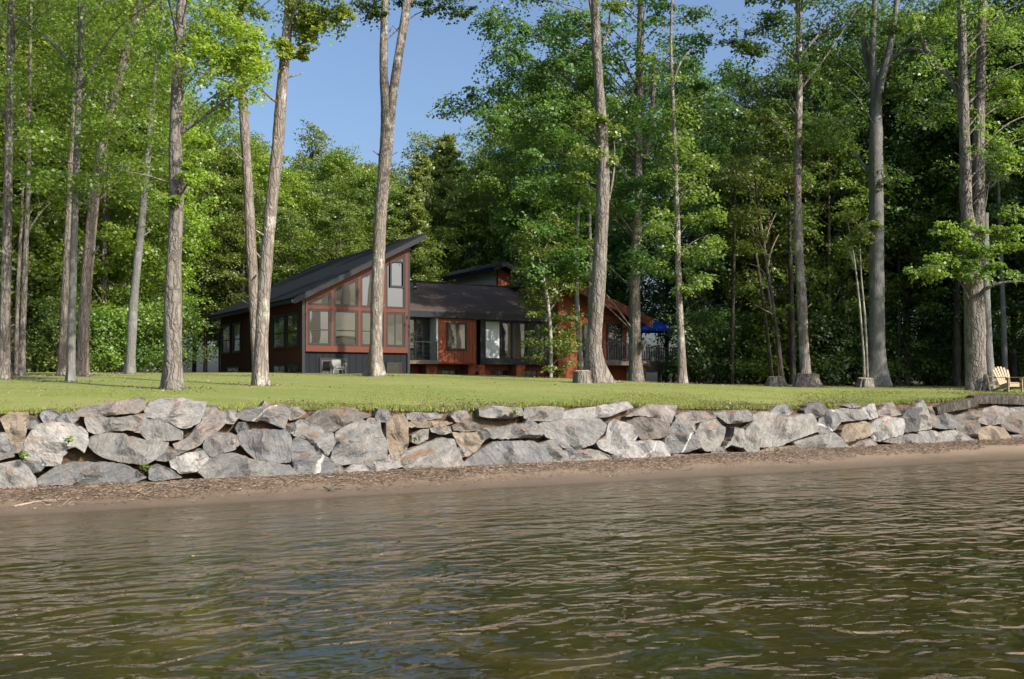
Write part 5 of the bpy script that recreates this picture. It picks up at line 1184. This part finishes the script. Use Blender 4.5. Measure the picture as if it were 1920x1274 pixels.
ZONES = {
 'left': ("leafy tree in the sunlit wood at the left behind the lawn trunks", "trees of the sunlit wood at the left"),
 'house': ("green tree in the row standing behind the house roofs", "trees behind the house"),
 'pine': ("feathery pine rising behind the middle roof against the sky", "pines behind the house"),
 'right': ("dark shaded tree in the wood at the right behind the lawn", "trees of the dark wood at the right"),
 'far': ("tree in the back rows of the wood, mostly hidden by nearer ones", "trees in the back rows of the wood"),
}
# left wood
for px, Y, p, s in ((-210, 46, D2, 1.05), (-120, 41, D3, .95), (-30, 49, D7, 1.1), (20, 43, D1, .95), (75, 52, D7, 1.05), (105, 45, D6, .8), (160, 53, D7, 1.15), (195, 45, D3, 1.0), (235, 55, D7, 1.1), (240, 46, D6, .85), (290, 58, D3, 1.05), (335, 64, D2, .95), (385, 66, D7, .95), (425, 69, D3, .98), (300, 66, D2, 1.1), (190, 64, D2, 1.2), (90, 63, D1, 1.25), (-10, 60, D2, 1.2), (-110, 57, D1, 1.2), (-300, 52, D1, 1.2)):
    ft(px, Y, p, s, 'left')
for X, Y, p, s in ((31, 33.5, D4, 1.0), (35, 38, D5, 1.1), (38, 31.5, D5, 1.05), (30, 47, D4, 1.1)):  # trees out of view to the right, added to shade the right wood
    lab, grp = ZONES['right']; place(p, X, Y, s, X, lab, grp, "tree")
# behind the house
for px, Y, p, s in ((470, 70, D1, .98), (520, 66, D3, .92), (565, 72, D2, .95), (610, 68, D1, .93), (655, 74, D3, 1.02), (690, 67, D6, .95), (725, 72, D1, .88), (760, 66, D6, .92), (455, 64, D6, .95), (545, 63, D6, .8), (640, 62, D6, .75), (820, 70, D6, 1.0), (880, 68, D1, .80), (935, 70, D1, .92), (985, 66, D7, .95), (1040, 70, D2, 1.0), (500, 80, D2, .95), (850, 80, D1, .98), (905, 76, D3, .95), (955, 74, D1, .92), (795, 80, D2, .95), (600, 82, D1, 1.0), (700, 82, D2, .9), (930, 80, D2, .95), (1090, 64, D1, .98), (1150, 68, D1, 1.05), (1200, 63, D5, .95)):
    ft(px, Y, p, s, 'house')
for px, Y, p, s in ((790, 74, PN, .96), (836, 78, PN2, 1.15), (860, 77, PN, .98), (905, 84, PN, 1.05), (775, 66, PN2, .8)):
    ft(px, Y, p, s, 'pine')
# right wood
for px, Y, p, s in ((1250, 58, D4, .95), (1300, 54, D5, .9), (1340, 62, D2, .85), (1365, 52, D6, .8), (1400, 57, D4, .85), (1440, 50, D6, .95), (1460, 60, D5, .95), (1510, 54, D4, .95), (1555, 49, D6, 1.0), (1590, 58, D5, 1.1), (1620, 51, D4, .9), (1675, 55, D5, 1.1), (1700, 50, D6, .85), (1740, 52, D4, .95), (1780, 57, D5, 1.1), (1810, 48, D4, .8), (1850, 53, D5, 1.0), (1900, 48, D4, .95), (1940, 54, D5, 1.1), (1990, 46, D4, 1.0), (2060, 50, D5, 1.1), (2130, 44, D4, 1.0), (2200, 52, D2, 1.1), (1530, 66, D4, 1.1), (1640, 66, D5, 1.2), (1860, 64, D5, 1.2)):
    ft(px, Y, p, s, 'right')
for px in list(range(-300, 1200, 85)) + [1330, 1480, 1630, 1790, 1960, 2100]:
    ft(px + r.uniform(-25, 25), (92 if 420 < px < 960 else 80) + r.uniform(-5, 8), (D4, D1, D5, D2)[r.integers(0, 4)], r.uniform(.9, 1.05) if 420 < px < 960 else r.uniform(1.0, 1.25), 'far')
# undergrowth
for k in range(50):
    left = k < 8
    if left: px, Y, p, lab, grp = r.uniform(-60, 330), r.uniform(41, 50), (S1, S2, S2)[r.integers(0, 3)], "green shrub in the undergrowth at the edge of the left wood", "shrubs along the left wood"
    elif k < 38: px, Y, p, lab, grp = r.uniform(1310, 2000), r.uniform(48, 58), (S3, S3, S1)[r.integers(0, 3)], "dark shrub in the undergrowth of the right wood", "shrubs along the right wood"
    else: px, Y, p, lab, grp = r.uniform(430, 1250), r.uniform(60, 66), (S1, S3)[r.integers(0, 2)], "shrub behind the house below the trees", "shrubs behind the house"
    X, Y = spot(px, Y); place(p, X, Y, r.uniform(.8, 1.3), r.uniform(0, 6.28), lab, grp, "shrub")

# fallen leaves and thin soil round the feet of the lawn trees
def fallen():
    rg = np.random.default_rng(5); C = []
    for x, y, r0 in BASES:
        n = int(140 + 350 * r0); rr_ = r0 + rg.gamma(1.3, .35, n); th = rg.uniform(0, 6.283, n)
        C.append(np.stack([x + rr_ * np.cos(th), y + rr_ * np.sin(th)], -1))
    n = 900; a = rg.uniform(-12, 24, n); w = rg.uniform(.8, 22, n); X, Y = xy(a, w + qb(a)); C.append(np.stack([X, Y], -1))
    C = np.concatenate(C); a, q = aq(C[:, 0], C[:, 1]); w = q - qb(a); k = w > .75; C = C[k]
    Z = ground_aw(a[k], w[k]) + rg.uniform(.015, .045, k.sum())
    C3 = np.stack([C[:, 0], C[:, 1], Z], -1); Nn = rg.normal(size=(len(C3), 3)) * .5 + [0, 0, 1]
    o = leaf_mesh("fallen_leaves", C3, Nn, rg.uniform(.025, .06, len(C3)), DEBRIS, None, rg); tag(o, kind="stuff")
fallen()
